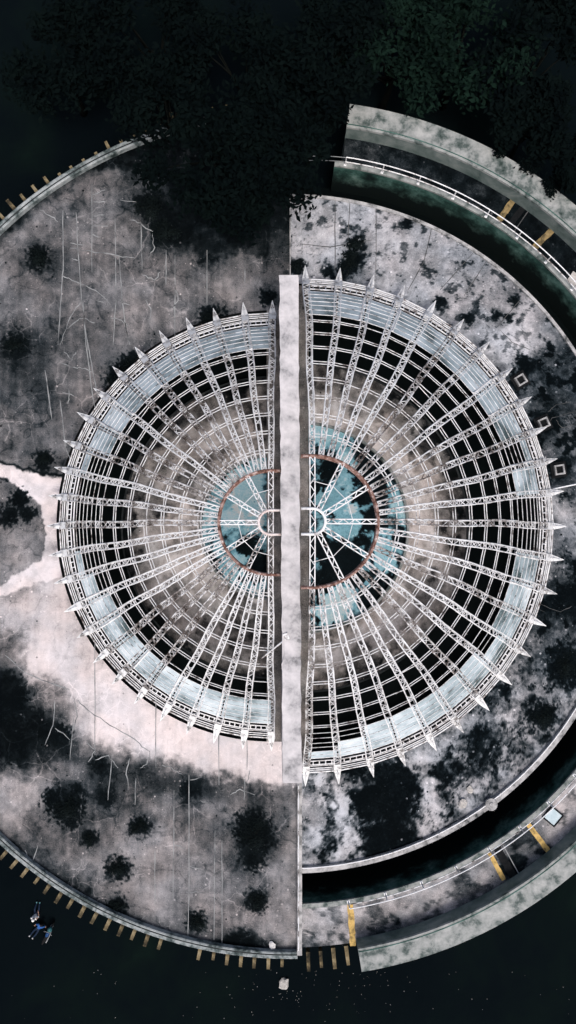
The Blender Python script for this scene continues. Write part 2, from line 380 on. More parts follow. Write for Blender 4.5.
R_BLOBS = [(310,215,20,14,.60),(340,225,25,25,.66),(305,250,14,20,.66),(335,210,20,8,.36),(385,235,25,20,.58),(430,245,25,20,.55),(390,270,20,15,.60),(460,280,30,20,.52),(440,300,20,15,.60),(500,290,25,18,.48),
 (500,320,25,15,.58),(520,345,18,14,.72),(515,330,10,8,.78),(545,330,14,16,.46),(470,320,14,12,.55),(560,365,14,18,.22),(545,365,14,12,.26),(535,400,10,14,.34),(560,410,16,16,.30),(550,440,10,12,.24),(572,440,10,20,.30),(565,480,12,14,.30),(548,450,7,8,.42),
 (560,510,14,12,.58),(566,540,12,14,.56),(556,575,8,12,.44),(572,575,10,12,.12),(560,600,20,16,.16),(545,630,16,16,.24),(570,640,14,10,.40),(550,655,12,12,.46),(530,665,14,14,.28),(565,665,10,12,.05),(570,695,10,12,.38),(540,690,20,10,.40),(520,720,14,14,.44),(560,735,14,8,.4),
 (490,700,16,14,.28),(470,720,18,16,.36),(450,745,18,14,.42),(480,745,14,14,.22),(500,755,18,12,.36),(470,775,18,10,.30),(440,775,14,12,.10),(520,770,12,10,.36),(455,800,14,12,.42),(485,790,10,10,.40),(410,745,10,8,.48),(420,760,12,10,.55),
 (428,795,8,18,.60),(420,820,12,10,.55),(435,812,8,8,.52),(320,795,14,18,.60),(312,815,10,12,.60),(342,820,9,20,.58),(350,842,12,8,.60),(370,825,10,5,.50),(310,845,12,10,.50),(320,858,12,6,.5),(355,785,12,8,.34),
 (375,790,16,18,.03),(385,830,25,14,.03),(400,795,12,25,.04),(330,840,6,14,.10),(332,800,4,20,.12),(390,855,20,6,.08),(450,825,10,6,.3),(345,760,12,8,.22),(365,775,10,8,.2),(306,775,8,8,.5),(470,690,10,10,.2)]
R_SPOTS = [(518,381,11),(543,423,10),(559,470,10),(543,715,14),(566,663,17),(508,318,5),(515,300,6),(497,315,6),(440,302,7),(408,222,6),(355,244,9),(356,262,9),(345,270,9),(330,272,6),(297,268,8),(468,318,6),(525,365,9),(541,420,8),(572,600,14),(465,705,8),(480,735,9),(505,690,7),(450,690,9),(400,800,16),(380,845,14)]
def tone_right(px, py):
    wx = px + (fbm(px,py,16,4,11)-.5)*24; wy = py + (fbm(px,py,16,4,60)-.5)*24
    wx = wx + (fbm(px,py,4.5,3,401)-.5)*18; wy = wy + (fbm(px,py,4.5,3,450)-.5)*18
    T = blobs(wx, wy, R_BLOBS, .40, .05)
    n = fbm(px, py, 16, 5, 14)-.5; n2 = fbm(px, py, 5, 4, 19)-.5
    n3 = fbm(px, py, 2.6, 2, 23)-.5
    T = T + .045*(1-smooth(330,400,py)) + .03 + n*.28 + n2*.22 + n3*.13
    cr = fbm(px, py, 9, 5, 501); T -= smooth(.62,.67,cr+n3*.1)*.32*(1-.5*smooth(600,700,py))
    rd = np.abs(fbm(px, py, 26, 5, 520)-.5); T -= .22*np.exp(-(rd/.008)**2)
    low = smooth(600, 720, py)
    T = T + low*(smooth(.16,.50,T + n3*.3) - .5)*.22 + low*.05
    T = spots(px, py, R_SPOTS, T, .5, 5)
    # lower right is blotched with crusty black growth
    low = smooth(640, 740, py)
    bl = fbm(px, py, 22, 5, 90)
    T = T - low*smooth(.50, .60, bl)*.17
    mid = smooth(330,370,py)*smooth(500,530,px)*(1-smooth(620,680,py))
    T = T - mid*smooth(.48,.6,bl)*.13
    return np.clip(T, 0, 1)

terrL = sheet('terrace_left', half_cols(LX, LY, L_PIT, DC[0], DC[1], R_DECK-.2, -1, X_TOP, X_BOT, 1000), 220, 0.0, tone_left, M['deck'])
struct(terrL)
terrR = sheet('terrace_right', half_cols(RX, RY, R_PIT, DC[0], DC[1], R_MI-.05, 1, X_TOP+.05, X_BOT+.33, 640), 84, Z_RD, tone_right, M['deck_right'])
struct(terrR)
# slab edge faces of the terraces
e = MB()
yt = DC[1]+sqrt(R_DECK**2-(X_TOP-DC[0])**2)
e.hexa([(X_TOP-.03,LY+L_PIT,-5),(X_TOP+.05,LY+L_PIT,-5),(X_TOP+.05,yt-.4,-5),(X_TOP-.03,yt-.4,-5),(X_TOP-.03,LY+L_PIT,Z_RD+.05),(X_TOP+.05,LY+L_PIT,Z_RD+.05),(X_TOP+.05,DC[1]+R_MI,Z_RD+.05),(X_TOP-.03,DC[1]+R_MI,Z_RD+.05)])
e.build('slab_edge', M['coping'], terrR)
# strip of floor below the spine wall
def tone_strip(px, py):
    return np.clip(.47 + (fbm(px,py,14,5,3)-.5)*.5, 0, 1)
st = sheet('central_walkway', [((SX0, LY+R_PIT+.0-.02+ (0 if i else 0)), (SX1, LY+R_PIT-.02)) if False else ((SX0, LY+18.05-36.1*i/240), (SX1, LY+18.05-36.1*i/240)) for i in range(241)], 24, -.012, tone_strip, M['floor'])
struct(st)
e = MB()
for x in (SX0+.02, SX1-.02):
    e.box((x, LY, -2.05), (.04, 36.0, 4.0))
e.build('side_wall', M['wall_dark'], st)

# sealed cracks and joints on the left terrace (picture coordinates of the real lines)
def ribbon(pts, w, z, jag=0.0, sub=3):
    P = []
    for i in range(len(pts)-1):
        for j in range(sub):
            t_ = j/sub
            x = pts[i][0]*(1-t_)+pts[i+1][0]*t_; y = pts[i][1]*(1-t_)+pts[i+1][1]*t_
            if jag and (i or j): x += random.uniform(-jag, jag); y += random.uniform(-jag, jag)
            P.append(W(x, y, z))
    P.append(W(*pts[-1], z))
    mb = MB(); n = len(P)
    for i, p in enumerate(P):
        a = Vector(P[max(i-1,0)]); c = Vector(P[min(i+1,n-1)]); t_ = (c-a).normalized(); nn = Vector((-t_.y, t_.x, 0))
        ww = w*random.uniform(.45, 1.0)*(0.45 if i in (0, n-1) else 1)/2
        p = Vector(p)
        mb.v += [tuple(p+nn*ww), tuple(p-nn*ww), tuple(p+nn*ww+Vector((0,0,.012))), tuple(p-nn*ww+Vector((0,0,.012)))]
    for i in range(n-1):
        b_ = 4*i; mb.f += [(b_+2,b_+3,b_+7,b_+6),(b_,b_+2,b_+6,b_+4),(b_+3,b_+1,b_+5,b_+7)]
    return mb
JOINTS = [[(92,183),(92,272)],[(63,210),(63,270),(61,300),(58,345)],[(115,218),(116,300),(113,345)],[(119,255),(122,300),(128,340)],[(76,212),(78,247),(82,300),(88,350)],[(83,300),(86,345),(92,390),(97,420)],
 [(141,225),(142,270)],[(166,250),(166,285)],[(175,255),(175,345)],[(207,250),(207,305)],[(245,262),(245,285)],[(45,370),(52,420)],[(60,400),(66,448),(71,462)],[(88,342),(94,378),(98,398)],[(124,320),(130,345)],
 [(156,660),(156,768)],[(95,625),(95,755)],[(189,775),(189,900),(188,940)],[(174,790),(173,915)],[(219,720),(219,785)],[(247,730),(247,770)],[(112,755),(108,800)],[(215,830),(214,940)],[(222,840),(222,945)],[(136,778),(135,805)],[(245,775),(244,800)],[(155,850),(155,905)],[(30,870),(38,845)],[(74,716),(70,760)],[(55,700),(53,725),(45,745)]]
CRACKS = [[(70,248),(95,252),(118,256),(135,258)],[(62,275),(72,280),(82,284),(95,290),(110,304)],[(92,195),(105,190)],[(93,202),(106,202)],[(93,216),(104,215)],[(93,226),(108,226)],[(92,235),(100,237)],[(120,200),(136,202)],[(130,220),(140,223),(152,232),(154,248),(148,258)],
 [(118,300),(130,305)],[(142,275),(155,280),(160,272)],[(65,330),(78,320),(84,318),(95,323)],[(60,345),(67,325),(75,310),(82,302)],[(64,352),(72,360),(76,352)],[(60,362),(72,367),(82,368),(92,372)],[(66,385),(70,395),(68,404)],[(62,392),(74,396)],[(84,245),(70,243)],[(78,260),(72,258)],[(40,210),(50,215),(58,222)],
 [(175,285),(178,300),(172,310)],[(96,300),(104,303)],[(146,300),(152,312),(150,320)],[(110,318),(122,320),(128,328)],[(162,765),(172,768),(182,774)],[(190,780),(202,777)],[(128,790),(126,770),(130,758)],[(95,760),(108,756),(118,768)],[(140,768),(148,762),(150,750)],[(174,845),(186,848)],[(190,866),(203,870)],[(186,892),(205,893)],[(200,800),(212,805)],[(74,700),(78,716),(72,735)],[(78,700),(90,712),(110,725),(135,740),(150,752)],[(86,742),(95,750),(88,762)],[(30,862),(25,850)],[(55,728),(70,740)],[(250,770),(247,782)],[(230,795),(240,790),(255,795)],[(5,655),(25,672),(40,680),(70,690)]]
for p in JOINTS: ribbon(p, .085, .004, .35, 5).build('sealed_joint', M['seal'], terrL, fix=False)
for p in CRACKS: ribbon(p, .085, .004, .9, 4).build('sealed_crack', M['seal'], terrL, fix=False)
RJ = [[(376,208),(376,282)],[(335,200),(335,270)],[(432,226),(424,262),(408,290)],[(486,262),(464,296)],[(520,300),(498,326)],[(350,200),(348,240)],[(300,244),(330,247),(372,240)],[(476,250),(440,290)]]
for p in RJ: ribbon(p, .07, Z_RD+.004, .25, 5).build('slab_joint', M['seam'], terrR, fix=False)
for p in [[(545,425),(552,418),(576,412)],[(556,420),(562,428),(576,424)],[(548,412),(556,405),(570,402)],[(500,330),(512,342),(530,350)],[(540,604),(560,612),(572,606)],[(520,600),(545,612)]]:
    ribbon(p, .05, Z_RD+.004, .5, 4).build('sealed_crack', M['seam'], terrR, fix=False)

# ------------------------------------------------------------------ sunken floors, pools, trenches
def half_sheet(name, cx, cy, r0, r1, side, z, tone, mat, na=200, nr=60, parent=None):
    cols = []
    for i in range(na+1):
        a = pi/2 - side*pi*i/na
        cols.append(((cx+r0*cos(a), cy+r0*sin(a)), (cx+r1*cos(a), cy+r1*sin(a))))
    return sheet(name, cols, nr, z, tone, mat, parent)
def tone_floor(off, cx0, cy0, rin, rout):
    def f(px, py):
        n = fbm(px,py,26,5,off)-.5; n2 = fbm(px,py,8,4,off+5)-.5
        r = np.hypot(px-cx0, py-cy0)
        T = .68 + n*.7 + n2*.5 + (fbm(px,py,3,2,off+8)-.5)*.2
        T -= smooth(.54,.60,fbm(px,py,30,5,off+33)+n2*.15)*.3
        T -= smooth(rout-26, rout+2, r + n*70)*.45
        T += .12*np.exp(-((r-rin-12)/14)**2)
        return np.clip(T, 0, 1)
    return f
def tone_pool(off, cx0, cy0, black, lst):
    def f(px, py):
        n = fbm(px,py,20,5,off)-.5; n2 = fbm(px,py,6,4,off+5)-.5
        n3 = fbm(px,py,3,2,off+9)-.5
        T = .66 + n*.6 + n2*.8 + n3*.6
        b_ = fbm(px,py,18,5,off+20) + n3*.22 + n2*.22
        T = T - smooth(black-.06, black+.08, b_)*.5
        for x, y, r, v in lst:
            q = np.exp(-((px-x)**2+(py-y)**2)/r**2)*1.3; q = smooth(.32,.62,q + n2*1.1*(q>.1) + n3*.6*(q>.1)); T = T*(1-q)+v*q
        return np.clip(T, 0, 1)
    return f
for side, cx, cy, rp, rf, rw, cx0, off in ((-1, SX0+.4, LY, 5.9, 12.1, L_PIT, 271, 3), (1, SX1-.25, RY, 8.55, 13.2, R_PIT, 305, 40)):
    nm = 'left' if side < 0 else 'right'
    kf = H/(H-Z_PIT)
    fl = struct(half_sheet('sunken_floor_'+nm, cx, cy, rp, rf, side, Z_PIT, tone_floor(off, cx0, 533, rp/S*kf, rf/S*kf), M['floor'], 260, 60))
    q = MB(); q.sweep(cx, cy, [(rf,-4.75),(rf+.14,-4.75),(rf+.14,Z_PIT+.06),(rf,Z_PIT+.06)], -pi/2 if side>0 else pi/2, pi/2 if side>0 else 3*pi/2, 90)
    q.build('floor_kerb', M['wall_dark'], fl)
    wtr = half_sheet('trench_water_'+nm, cx, cy, rf+.1, rw+.05, side, -4.6, lambda x, y: x*0, M['water'], 120, 2)
    struct(wtr)
    pool = empty('round_pool', (cx, cy, Z_PIT))
    tag(pool, 'turquoise painted dry pool under the %s half dome' % ('smaller' if side<0 else 'larger'), 'pool', 'dry pools under the half domes')
    lst = [(350,508,8,.97),(330,470,10,.05),(372,520,14,.08),(345,570,22,.06),(300,560,10,.1),(375,475,20,.1),(345,598,12,.9),(330,610,16,.86),(335,440,12,.7),(405,505,10,.75),(385,560,12,.75),(395,470,12,.12),(330,500,14,.62),(352,525,12,.62),(318,545,14,.1),(365,495,12,.1),(335,555,16,.08),(320,435,12,.8),(330,425,12,.75),(408,515,8,.8),(400,540,9,.1),(370,440,16,.1),(370,600,12,.1)] if side > 0 else \
          [(252,498,26,1.0),(235,485,14,.97),(262,505,14,.95),(258,478,16,.97),(230,520,10,.85),(240,565,12,.8),(245,545,10,.12),(225,500,9,.6),(262,480,12,.3),(248,500,14,.78),(250,480,16,.82),(255,570,12,.06),(215,560,9,.6),(210,500,8,.5),(205,560,12,.1),(215,475,10,.1)]
    bo = half_sheet('basin_floor', cx, cy, .01, rp-.15, side, Z_PIT-.35, tone_pool(off+7, cx0, 533, .47 if side>0 else .56, lst), M['pool'], 200, 70)
    bo.parent = pool; bo.location = (-cx, -cy, -Z_PIT)
    q = MB(); q.sweep(0, 0, [(rp-.17,-.4),(rp+.02,-.4),(rp+.02,.05),(rp-.17,.05)], -pi/2 if side>0 else pi/2, pi/2 if side>0 else 3*pi/2, 80)
    q.build('rim', M['coping_green'], pool)
    # pit wall as a thing
    pw = MB(); pw.sweep(cx, cy, [(rw+.02,-5),(rw+.3,-5),(rw+.3,(Z_RD if side>0 else 0)-.012),(rw+.02,(Z_RD if side>0 else 0)-.012)], -pi/2 if side>0 else pi/2, pi/2 if side>0 else 3*pi/2, 120)
    tag(pw.build('retaining_wall', M['wall_dark']), 'dark curved retaining wall around the pit below the %s half dome' % ('smaller' if side<0 else 'larger'), 'wall', 'retaining walls of the pits')

# ------------------------------------------------------------------ spine wall
sw = empty('spine_wall', (0.76, 0.98, 0))
tag(sw, 'long pale concrete wall dividing the two half domes', 'wall')
x0, x1, y0, y1, zt = W(281,0,8.7)[0], W(300,0,8.7)[0], W(0,783,8.7)[1], W(0,275,8.7)[1], 8.7
mb = MB(); mb.box(((x0+x1)/2-.76+.0, (y0+y1)/2-.98, 4.3), (x1-x0-.16, y1-y0-.16, 8.6)); mb.build('wall_body', M['spine'], sw)
mb = MB(); n = 60; rr = random.Random(5)   # coping cap with chipped edges
for i in range(n):
    a = y0+(y1-y0)*i/n; b2 = y0+(y1-y0)*(i+1)/n
    if i == 0: el = [0]*2; 
    sh = lambda y: (y-(y0+y1)/2)/(y1-y0)*-.22
    if i == 0: jl, jr = 0, 0
    nl, nr_ = rr.uniform(-.035,.05), rr.uniform(-.05,.035)
    if 14 <= i <= 16: nl = .16
    mb.hexa([(x0+jl+sh(a)-.76,a-.98,8.55),(x1+jr+sh(a)-.76,a-.98,8.55),(x1+nr_+sh(b2)-.76,b2-.98,8.55),(x0+nl+sh(b2)-.76,b2-.98,8.55),
             (x0+jl+sh(a)-.76,a-.98,zt),(x1+jr+sh(a)-.76,a-.98,zt),(x1+nr_+sh(b2)-.76,b2-.98,zt),(x0+nl+sh(b2)-.76,b2-.98,zt)])
    jl, jr = nl, nr_
mb.build('coping', M['spine'], sw)

# ------------------------------------------------------------------ half domes
def make_dome(name, cx, cy, side, R0, z0, h, rring, hubr, glass_ok, label, tipscale=1.0):
    root = empty(name, (cx, cy, 0))
    tag(root, label, 'dome', 'half domes on either side of the spine wall')
    Rs = (R0*R0 + h*h)/(2*h); zc = z0 + h - Rs
    ph1 = math.asin(R0/Rs); ph0 = math.asin(rring/Rs)
    def P(ph, off=0.0): return ((Rs+off)*sin(ph), zc + (Rs+off)*cos(ph))
    def wid(u): return .27 + .21*(u-rring)/(R0-rring)
    # ribs: three variants shared
    nb = 36; ribs = []
    for var in range(7):
        rg = random.Random(100+var); mb = MB()
        rows = []
        for i in range(nb+1):
            ph = ph1 + (ph0-ph1)*i/nb
            u, z = P(ph); ub, zb = P(ph, -.55); w = wid(u)/2; wb = .05*sin(i*.35+var*2)*sin(pi*i/nb)
            rows.append(tuple((q[0], q[1]+wb+rg.uniform(-.012,.012), q[2]+rg.uniform(-.01,.01)) for q in ((u,w,z),(u,-w,z),(ub,w*.8,zb),(ub,-w*.8,zb))))
        for c_ in range(4): mb.tube([r_[c_] for r_ in rows], .046 if c_ < 2 else .028, 5)
        for i in range(nb):
            a, b_ = rows[i], rows[i+1]
            mis = rg.random() < .10
            if not mis:
                mb.tube([a[i%2], b_[(i+1)%2]], .028, 4)
                if rg.random() < .7: mb.tube([a[(i+1)%2], b_[i%2]], .024, 4)
                if rg.random() < .3: mb.tube([a[0], a[1]], .026, 4)
            if i % 2: mb.tube([a[2], a[3]], .016, 4)
            mb.tube([a[0] if i%2 else a[2], b_[2] if i%2 else b_[0]], .022, 4)
            mb.tube([a[1] if i%2 else a[3], b_[3] if i%2 else b_[1]], .022, 4)
        me = mb.mesh('rib'); me.materials.append(M['rib_steel']); ribs.append(me)
    # pointed tip plate
    mb = MB(); w = wid(R0)/2 + .03
    pa, pb = P(ph1 - .075, .07), P(ph1 - .02, .07); ue, ze = P(ph1, .07)
    tipl = 1.0*tipscale
    pa = P(math.asin(R0*.95/Rs), .06); w = wid(R0)/2
    sec = [(pa[0], pa[1], w*1.0), (pb[0], pb[1], w*1.08), (ue-.15, ze+.04, w*1.08), (ue+tipl*.4, ze-.18, w*.66), (ue+tipl, ze-.42, .012)]
    for (u0_,z0_,w0_),(u1_,z1_,w1_) in zip(sec[:-1], sec[1:]):
        mb.hexa([(u0_,-w0_,z0_-.06),(u1_,-w1_,z1_-.06),(u1_,w1_,z1_-.06),(u0_,w0_,z0_-.06),(u0_,-w0_,z0_),(u1_,-w1_,z1_),(u1_,w1_,z1_),(u0_,w0_,z0_)])
    # ridge on the tip
    mb.hexa([(pb[0],-.035,pb[1]),(ue+tipl*.8,-.02,ze-.33),(ue+tipl*.8,.02,ze-.33),(pb[0],.035,pb[1]),(pb[0],-.02,pb[1]+.10),(ue+tipl*.8,-.005,ze-.30),(ue+tipl*.8,.005,ze-.30),(pb[0],.02,pb[1]+.10)])
    tipme = mb.mesh('rib_tip'); tipme.materials.append(M['white_plate'])
    mb = MB(); uc, zcx = P(ph1, -.25); mb.tube([(uc-.25,0,-4.9),(uc-.25,0,zcx)], .13, 8); mb.box((uc-.25,0,-4.4),(.4,.4,.8))
    colme = mb.mesh('column'); colme.materials.append(M['wall_dark'])
    NB = 24; angs = [pi/2 - side*pi*i/NB for i in range(NB+1)]
    for i, a in enumerate(angs):
        r_ = link('rib', ribs[(i*3) % 7], root)
        da = random.uniform(-.004,.004); r_.rotation_euler = (0,0,a+da)
        tp = link('rib_tip', tipme, r_)
        c_ = link('column', colme, root); c_.rotation_euler = (0,0,a)
    def arc_pts(u, z, ext=False):
        return [(u*cos(a), u*sin(a), z) for a in angs]
    # purlin pairs
    L = Rs*(ph1-ph0); np_ = int(round(L/1.3))
    for i in range(1, np_):
        ph = ph0 + (ph1-ph0)*i/np_
        if P(ph)[0] > R0*.755: continue
        mb = MB()
        for s_ in (-.10, .10):
            u, z = P(ph + s_/Rs, -.02); ap = arc_pts(u, z-.03)
            for q in range(NB):
                if random.random() < .035: continue
                pA, pB = Vector(ap[q]), Vector(ap[q+1]); sag = Vector((0,0,-random.uniform(0,.05)))
                if random.random() < .02: pB = pB + Vector((0,0,-.5))
                mb.tube([pA, (pA+pB)/2+sag, pB], .027, 4, cap=False)
        mb.build('purlin', M['white_steel'], root, fix=False)
    # rim pipes and the ladder girder
    for fr, rad in ((1.0,.06),(.985,.034),(.972,.04),(.957,.03),(.907,.05)):
        ph = math.asin(R0*fr/Rs); u, z = P(ph, -.02)
        mb = MB(); mb.tube(arc_pts(u, z-.04), rad, 6); mb.build('rim_pipe', M['white_steel'], root, fix=False)
    mb = MB(); f0, f1 = math.asin(R0*.948/Rs), math.asin(R0*.925/Rs)
    (u0,zz0),(u1,zz1) = P(f0,-.02), P(f1,-.02)
    mb.tube(arc_pts(u0,zz0-.04), .045, 5); mb.tube(arc_pts(u1,zz1-.04), .045, 5)
    for i in range(NB):
        for j in range(1,5):
            t_ = j/5; 
            a, b_ = angs[i], angs[i+1]
            p = [( (u_*cos(a))*(1-t_)+(u_*cos(b_))*t_, (u_*sin(a))*(1-t_)+(u_*sin(b_))*t_, z_-.04) for u_, z_ in ((u0,zz0),(u1,zz1))]
            mb.tube(p, .04, 4)
    mb.build('ladder_girder', M['white_steel'], root, fix=False)
    # outer skirt sheet just below the rim
    mb = MB(); uo, zo = P(math.asin(R0*.966/Rs), -.16); ue, ze = P(ph1, -.16)
    for i in range(NB):
        a, b_ = angs[i], angs[i+1]
        mb.quad((uo*cos(a),uo*sin(a),zo),(uo*cos(b_),uo*sin(b_),zo),(ue*cos(b_),ue*sin(b_),ze),(ue*cos(a),ue*sin(a),ze))
    # glazing panels, three rows
    rows = [(.775,.822),(.824,.866),(.868,.905)]
    for i in range(NB):
        for j, (fa, fb) in enumerate(rows):
            if not glass_ok(i, j): continue
            pa_, pb_ = P(math.asin(R0*fa/Rs), .0), P(math.asin(R0*fb/Rs), .0)
            a, b_ = angs[i], angs[i+1]; hw = .0
            mb = MB()
            def pt(u, z, t_, dz): return ((u*cos(a))*(1-t_)+(u*cos(b_))*t_, (u*sin(a))*(1-t_)+(u*sin(b_))*t_, z+dz)
            t0, t1 = .03, .97
            mb.hexa([pt(*pa_,t0,0),pt(*pb_,t0,0),pt(*pb_,t1,0),pt(*pa_,t1,0),pt(*pa_,t0,.03),pt(*pb_,t0,.03),pt(*pb_,t1,.03),pt(*pa_,t1,.03)])
            mb.build('glass_panel', M['glass'], root)
        # bright flashing strips at some panel joints
        if any(glass_ok(i, j) for j in range(3)) and random.random() < .45:
            mb = MB(); ua, za = P(math.asin(R0*.775/Rs), .06); ub, zb = P(math.asin(R0*.903/Rs), .06)
            t_ = random.choice((.13,.87)); a, b_ = angs[i], angs[i+1]
            mb.tube([((u_*cos(a))*(1-t_)+(u_*cos(b_))*t_, (u_*sin(a))*(1-t_)+(u_*sin(b_))*t_, z_) for u_, z_ in ((ua,za),(ub,zb))], .075, 4)
            mb.build('flashing', M['white_plate'], root, fix=False)
    # glazing bars between the rows
    for fr in (.774,.798,.823,.845,.867,.886):
        ph = math.asin(R0*fr/Rs); u, z = P(ph, .03)
        mb = MB(); mb.tube(arc_pts(u, z), .022, 4); mb.build('glazing_bar', M['white_steel'], root, fix=False)
    # compression ring, hub, spokes
    zr = P(ph0)[1]
    xw = (x0-cx if side < 0 else x1-cx)     # distance to the spine wall
    def dring(r, z, rad, mat, nm, n=48):
        pts = [(xw, r, z)] + [(r*cos(pi/2-side*pi*i/n), r*sin(pi/2-side*pi*i/n), z) for i in range(n+1)] + [(xw, -r, z)]
        mb = MB(); mb.tube(pts, rad, 8); return mb.build(nm, mat, root, True, fix=False)
    dring(rring, zr-.02, .10, M['rust'], 'compression_ring')
    dring(rring-.04, zr-.5, .06, M['rust'], 'lower_ring')
    mb = MB()
    for i in range(49):
        a = pi/2-side*pi*i/48; mb.tube([(rring*cos(a), rring*sin(a), zr-.02), ((rring-.04)*cos(a), (rring-.04)*sin(a), zr-.5)], .03, 4)
    mb.build('ring_struts', M['rust'], root, fix=False)
    zh = z0 + h + .05
    dring(hubr, zh, .085, M['white_steel'] if side > 0 else M['pinkish'], 'hub_ring', 24)
    for k in range(-2, 3):
        a = (0 if side > 0 else pi) + radians(32)*k*(1 if abs(k) < 2 else .98)
        mb = MB(); ca, sa = cos(a), sin(a)
        for s_ in (-.13, .13):
            mb.tube([(hubr*ca - s_*sa, hubr*sa + s_*ca, zh), (rring*ca - s_*sa, rring*sa + s_*ca, zr)], .04, 5)
        for j in range(9):
            r0_, r1_ = hubr+(rring-hubr)*j/9, hubr+(rring-hubr)*(j+1)/9
            s_ = .13 if j % 2 else -.13
            mb.tube([(r0_*ca - s_*sa, r0_*sa + s_*ca, zh+(zr-zh)*j/9), (r1_*ca + s_*sa, r1_*sa - s_*ca, zh+(zr-zh)*(j+1)/9)], .026, 4)
        mb.build('spoke', M['white_steel'], root, fix=False)
    mb = MB(); rm = hubr + (rring-hubr)*.52; zm = (zh+zr)/2
    mb.tube([(rm*cos(pi/2-side*pi*i/6), rm*sin(pi/2-side*pi*i/6), zm) for i in range(7)], .022, 4)
    mb.build('tie_rod', M['white_steel'], root, fix=False)
    # straight truss across the ring beside the wall
    mb = MB(); w = .15
    for s_ in (-w, w): mb.tube([(s_, -rring, zr), (s_, 0, zh), (s_, rring, zr)], .04, 5)
    for j in range(18):
        ya, yb = -rring+2*rring*j/18, -rring+2*rring*(j+1)/18; s_ = w if j % 2 else -w
        za, zb = [zr+(zh-zr)*(1-abs(q)/rring) for q in (ya, yb)]
        mb.tube([(s_, ya, za), (-s_, yb, zb)], .024, 4)
    mb.build('tie_truss', M['white_steel'], root, fix=False)
    return root, P, angs
def gl_left(i, j):
    if 8 < i < 14: return (i == 13 and j == 2) or (i == 9 and j == 2)
    if i == 14: return j > 0
    return True
def gl_right(i, j):
    if i in (9,): return j == 2
    if i in (11,12): return False
    if i == 23: return j == 2
    if i == 22: return j > 0
    if i == 16: return j > 0
    return True
domeL, PL, angL = make_dome('half_dome', LX, LY, -1, LR, 1.3, 7.0, 3.3, .76, gl_left, 'smaller white steel half dome left of the spine wall with rusty inner ring')
domeR, PR, angR = make_dome('half_dome', RX, RY, 1, RR, 1.5, 9.2, 3.95, .76, gl_right, 'larger white steel half dome right of the spine wall over turquoise pool', 1.05)
# loose broken bar hanging on the left dome by the wall
p0, p1 = W(262,658,6.2), W(287,638,8.75)
mb = MB(); mb.tube([p0, p1], .055, 6); mb.box((p1[0]-.05, p1[1]+.1, p1[2]), (.3,.4,.08), .4)
tag(mb.build('loose_bar', M['white_steel'], fix=False), 'loose white bar leaning from the smaller dome onto the spine wall', 'bar')
p0, p1 = W(553,489,1.2), W(592,481,.6)
mb = MB(); mb.tube([p0, ((p0[0]+p1[0])/2,(p0[1]+p1[1])/2,.75), p1], .05, 6); mb.tube([p1, (p1[0],p1[1],Z_RD)], .05, 6)
tag(mb.build('pole', M['white_steel'], fix=False), 'thin white pole running from a right dome rib tip to the frame edge', 'pole')

# ------------------------------------------------------------------ left parapet with beam ends
par = empty('curved_parapet', (DC[0], DC[1], 0)); tag(par, 'low grey curved parapet around the left terrace with stubby beam ends', 'parapet')
at_ = math.acos((X_TOP-.06-DC[0])/R_DECK); ab_ = 2*pi - math.acos((X_BOT-DC[0])/R_DECK)
mb = MB(); mb.sweep(0, 0, [(R_DECK-.5,.02),(R_DECK,.02),(R_DECK,.42),(R_DECK-.07,.46),(R_DECK-.43,.46),(R_DECK-.5,.42)], at_, ab_, 220); mb.build('coping', M['coping_left'], par)
mb = MB(); mb.sweep(0, 0, [(R_DECK-.45,-5.1),(R_DECK-.12,-5.1),(R_DECK-.12,.015),(R_DECK-.45,.015)], at_, ab_, 160); mb.build('outer_wall', M['wall_dark'], par)
mb = MB(); mb.sweep(0, 0, [(R_DECK-.36,.461),(R_DECK-.27,.461),(R_DECK-.27,.466),(R_DECK-.36,.466)], at_, ab_, 220); mb.build('joint_line', M['wall_dark'], par)
rb = random.Random(8)
def bracket_mesh(L, wd):
    mb = MB()
    mb.hexa([(0,-wd/2,-.55),(L,-wd*.42,-.3),(L,wd*.42,-.3),(0,wd/2,-.55),(0,-wd/2,0),(L,-wd*.42,-.02),(L,wd*.42,-.02),(0,wd/2,0)])
    me = mb.mesh('beam_end'); me.materials.append(M['bracket']); return me
bms = [bracket_mesh(1.5,.29), bracket_mesh(1.3,.26), bracket_mesh(1.62,.31), bracket_mesh(.9,.27)]
a = radians(270) - radians(1.0); i = 0
while a > at_:
    skip = (radians(253.6) < a < radians(256)) or rb.random() < .02
    if not skip:
        o = link('beam_end', bms[3 if (a < radians(180) and rb.random() < .4) else rb.randrange(3)], par)
        o.location = ((R_DECK-.13)*cos(a), (R_DECK-.13)*sin(a), -.45); o.rotation_euler = (0, 0, a + rb.uniform(-.03,.03))
    a -= radians(1.85)*rb.uniform(.93,1.07); i += 1
# divider wall at the bottom, with its thin cap rail
dv = empty('divider_wall', (1.62,-24,0)); tag(dv, 'thin straight wall between the left terrace and the moat end, below the domes', 'wall')
mb = MB(); mb.box((0,.0,-2.2),(.30,12.9,5.4)); mb.build('wall_body', M['coping'], dv)
mb = MB(); mb.box((-.02,.05,.54),(.36,13.0,.08)); mb.build('cap', M['coping'], dv)
mb = MB(); mb.tube([(-.1,-6.0,.72),(-.1,6.2,.72)], .035, 6)
for i in range(7): mb.tube([(-.1,-6.0+2*i,.5),(-.1,-6.0+2*i,.72)], .03, 5)
mb.build('rail', M['white_steel'], dv, fix=False)

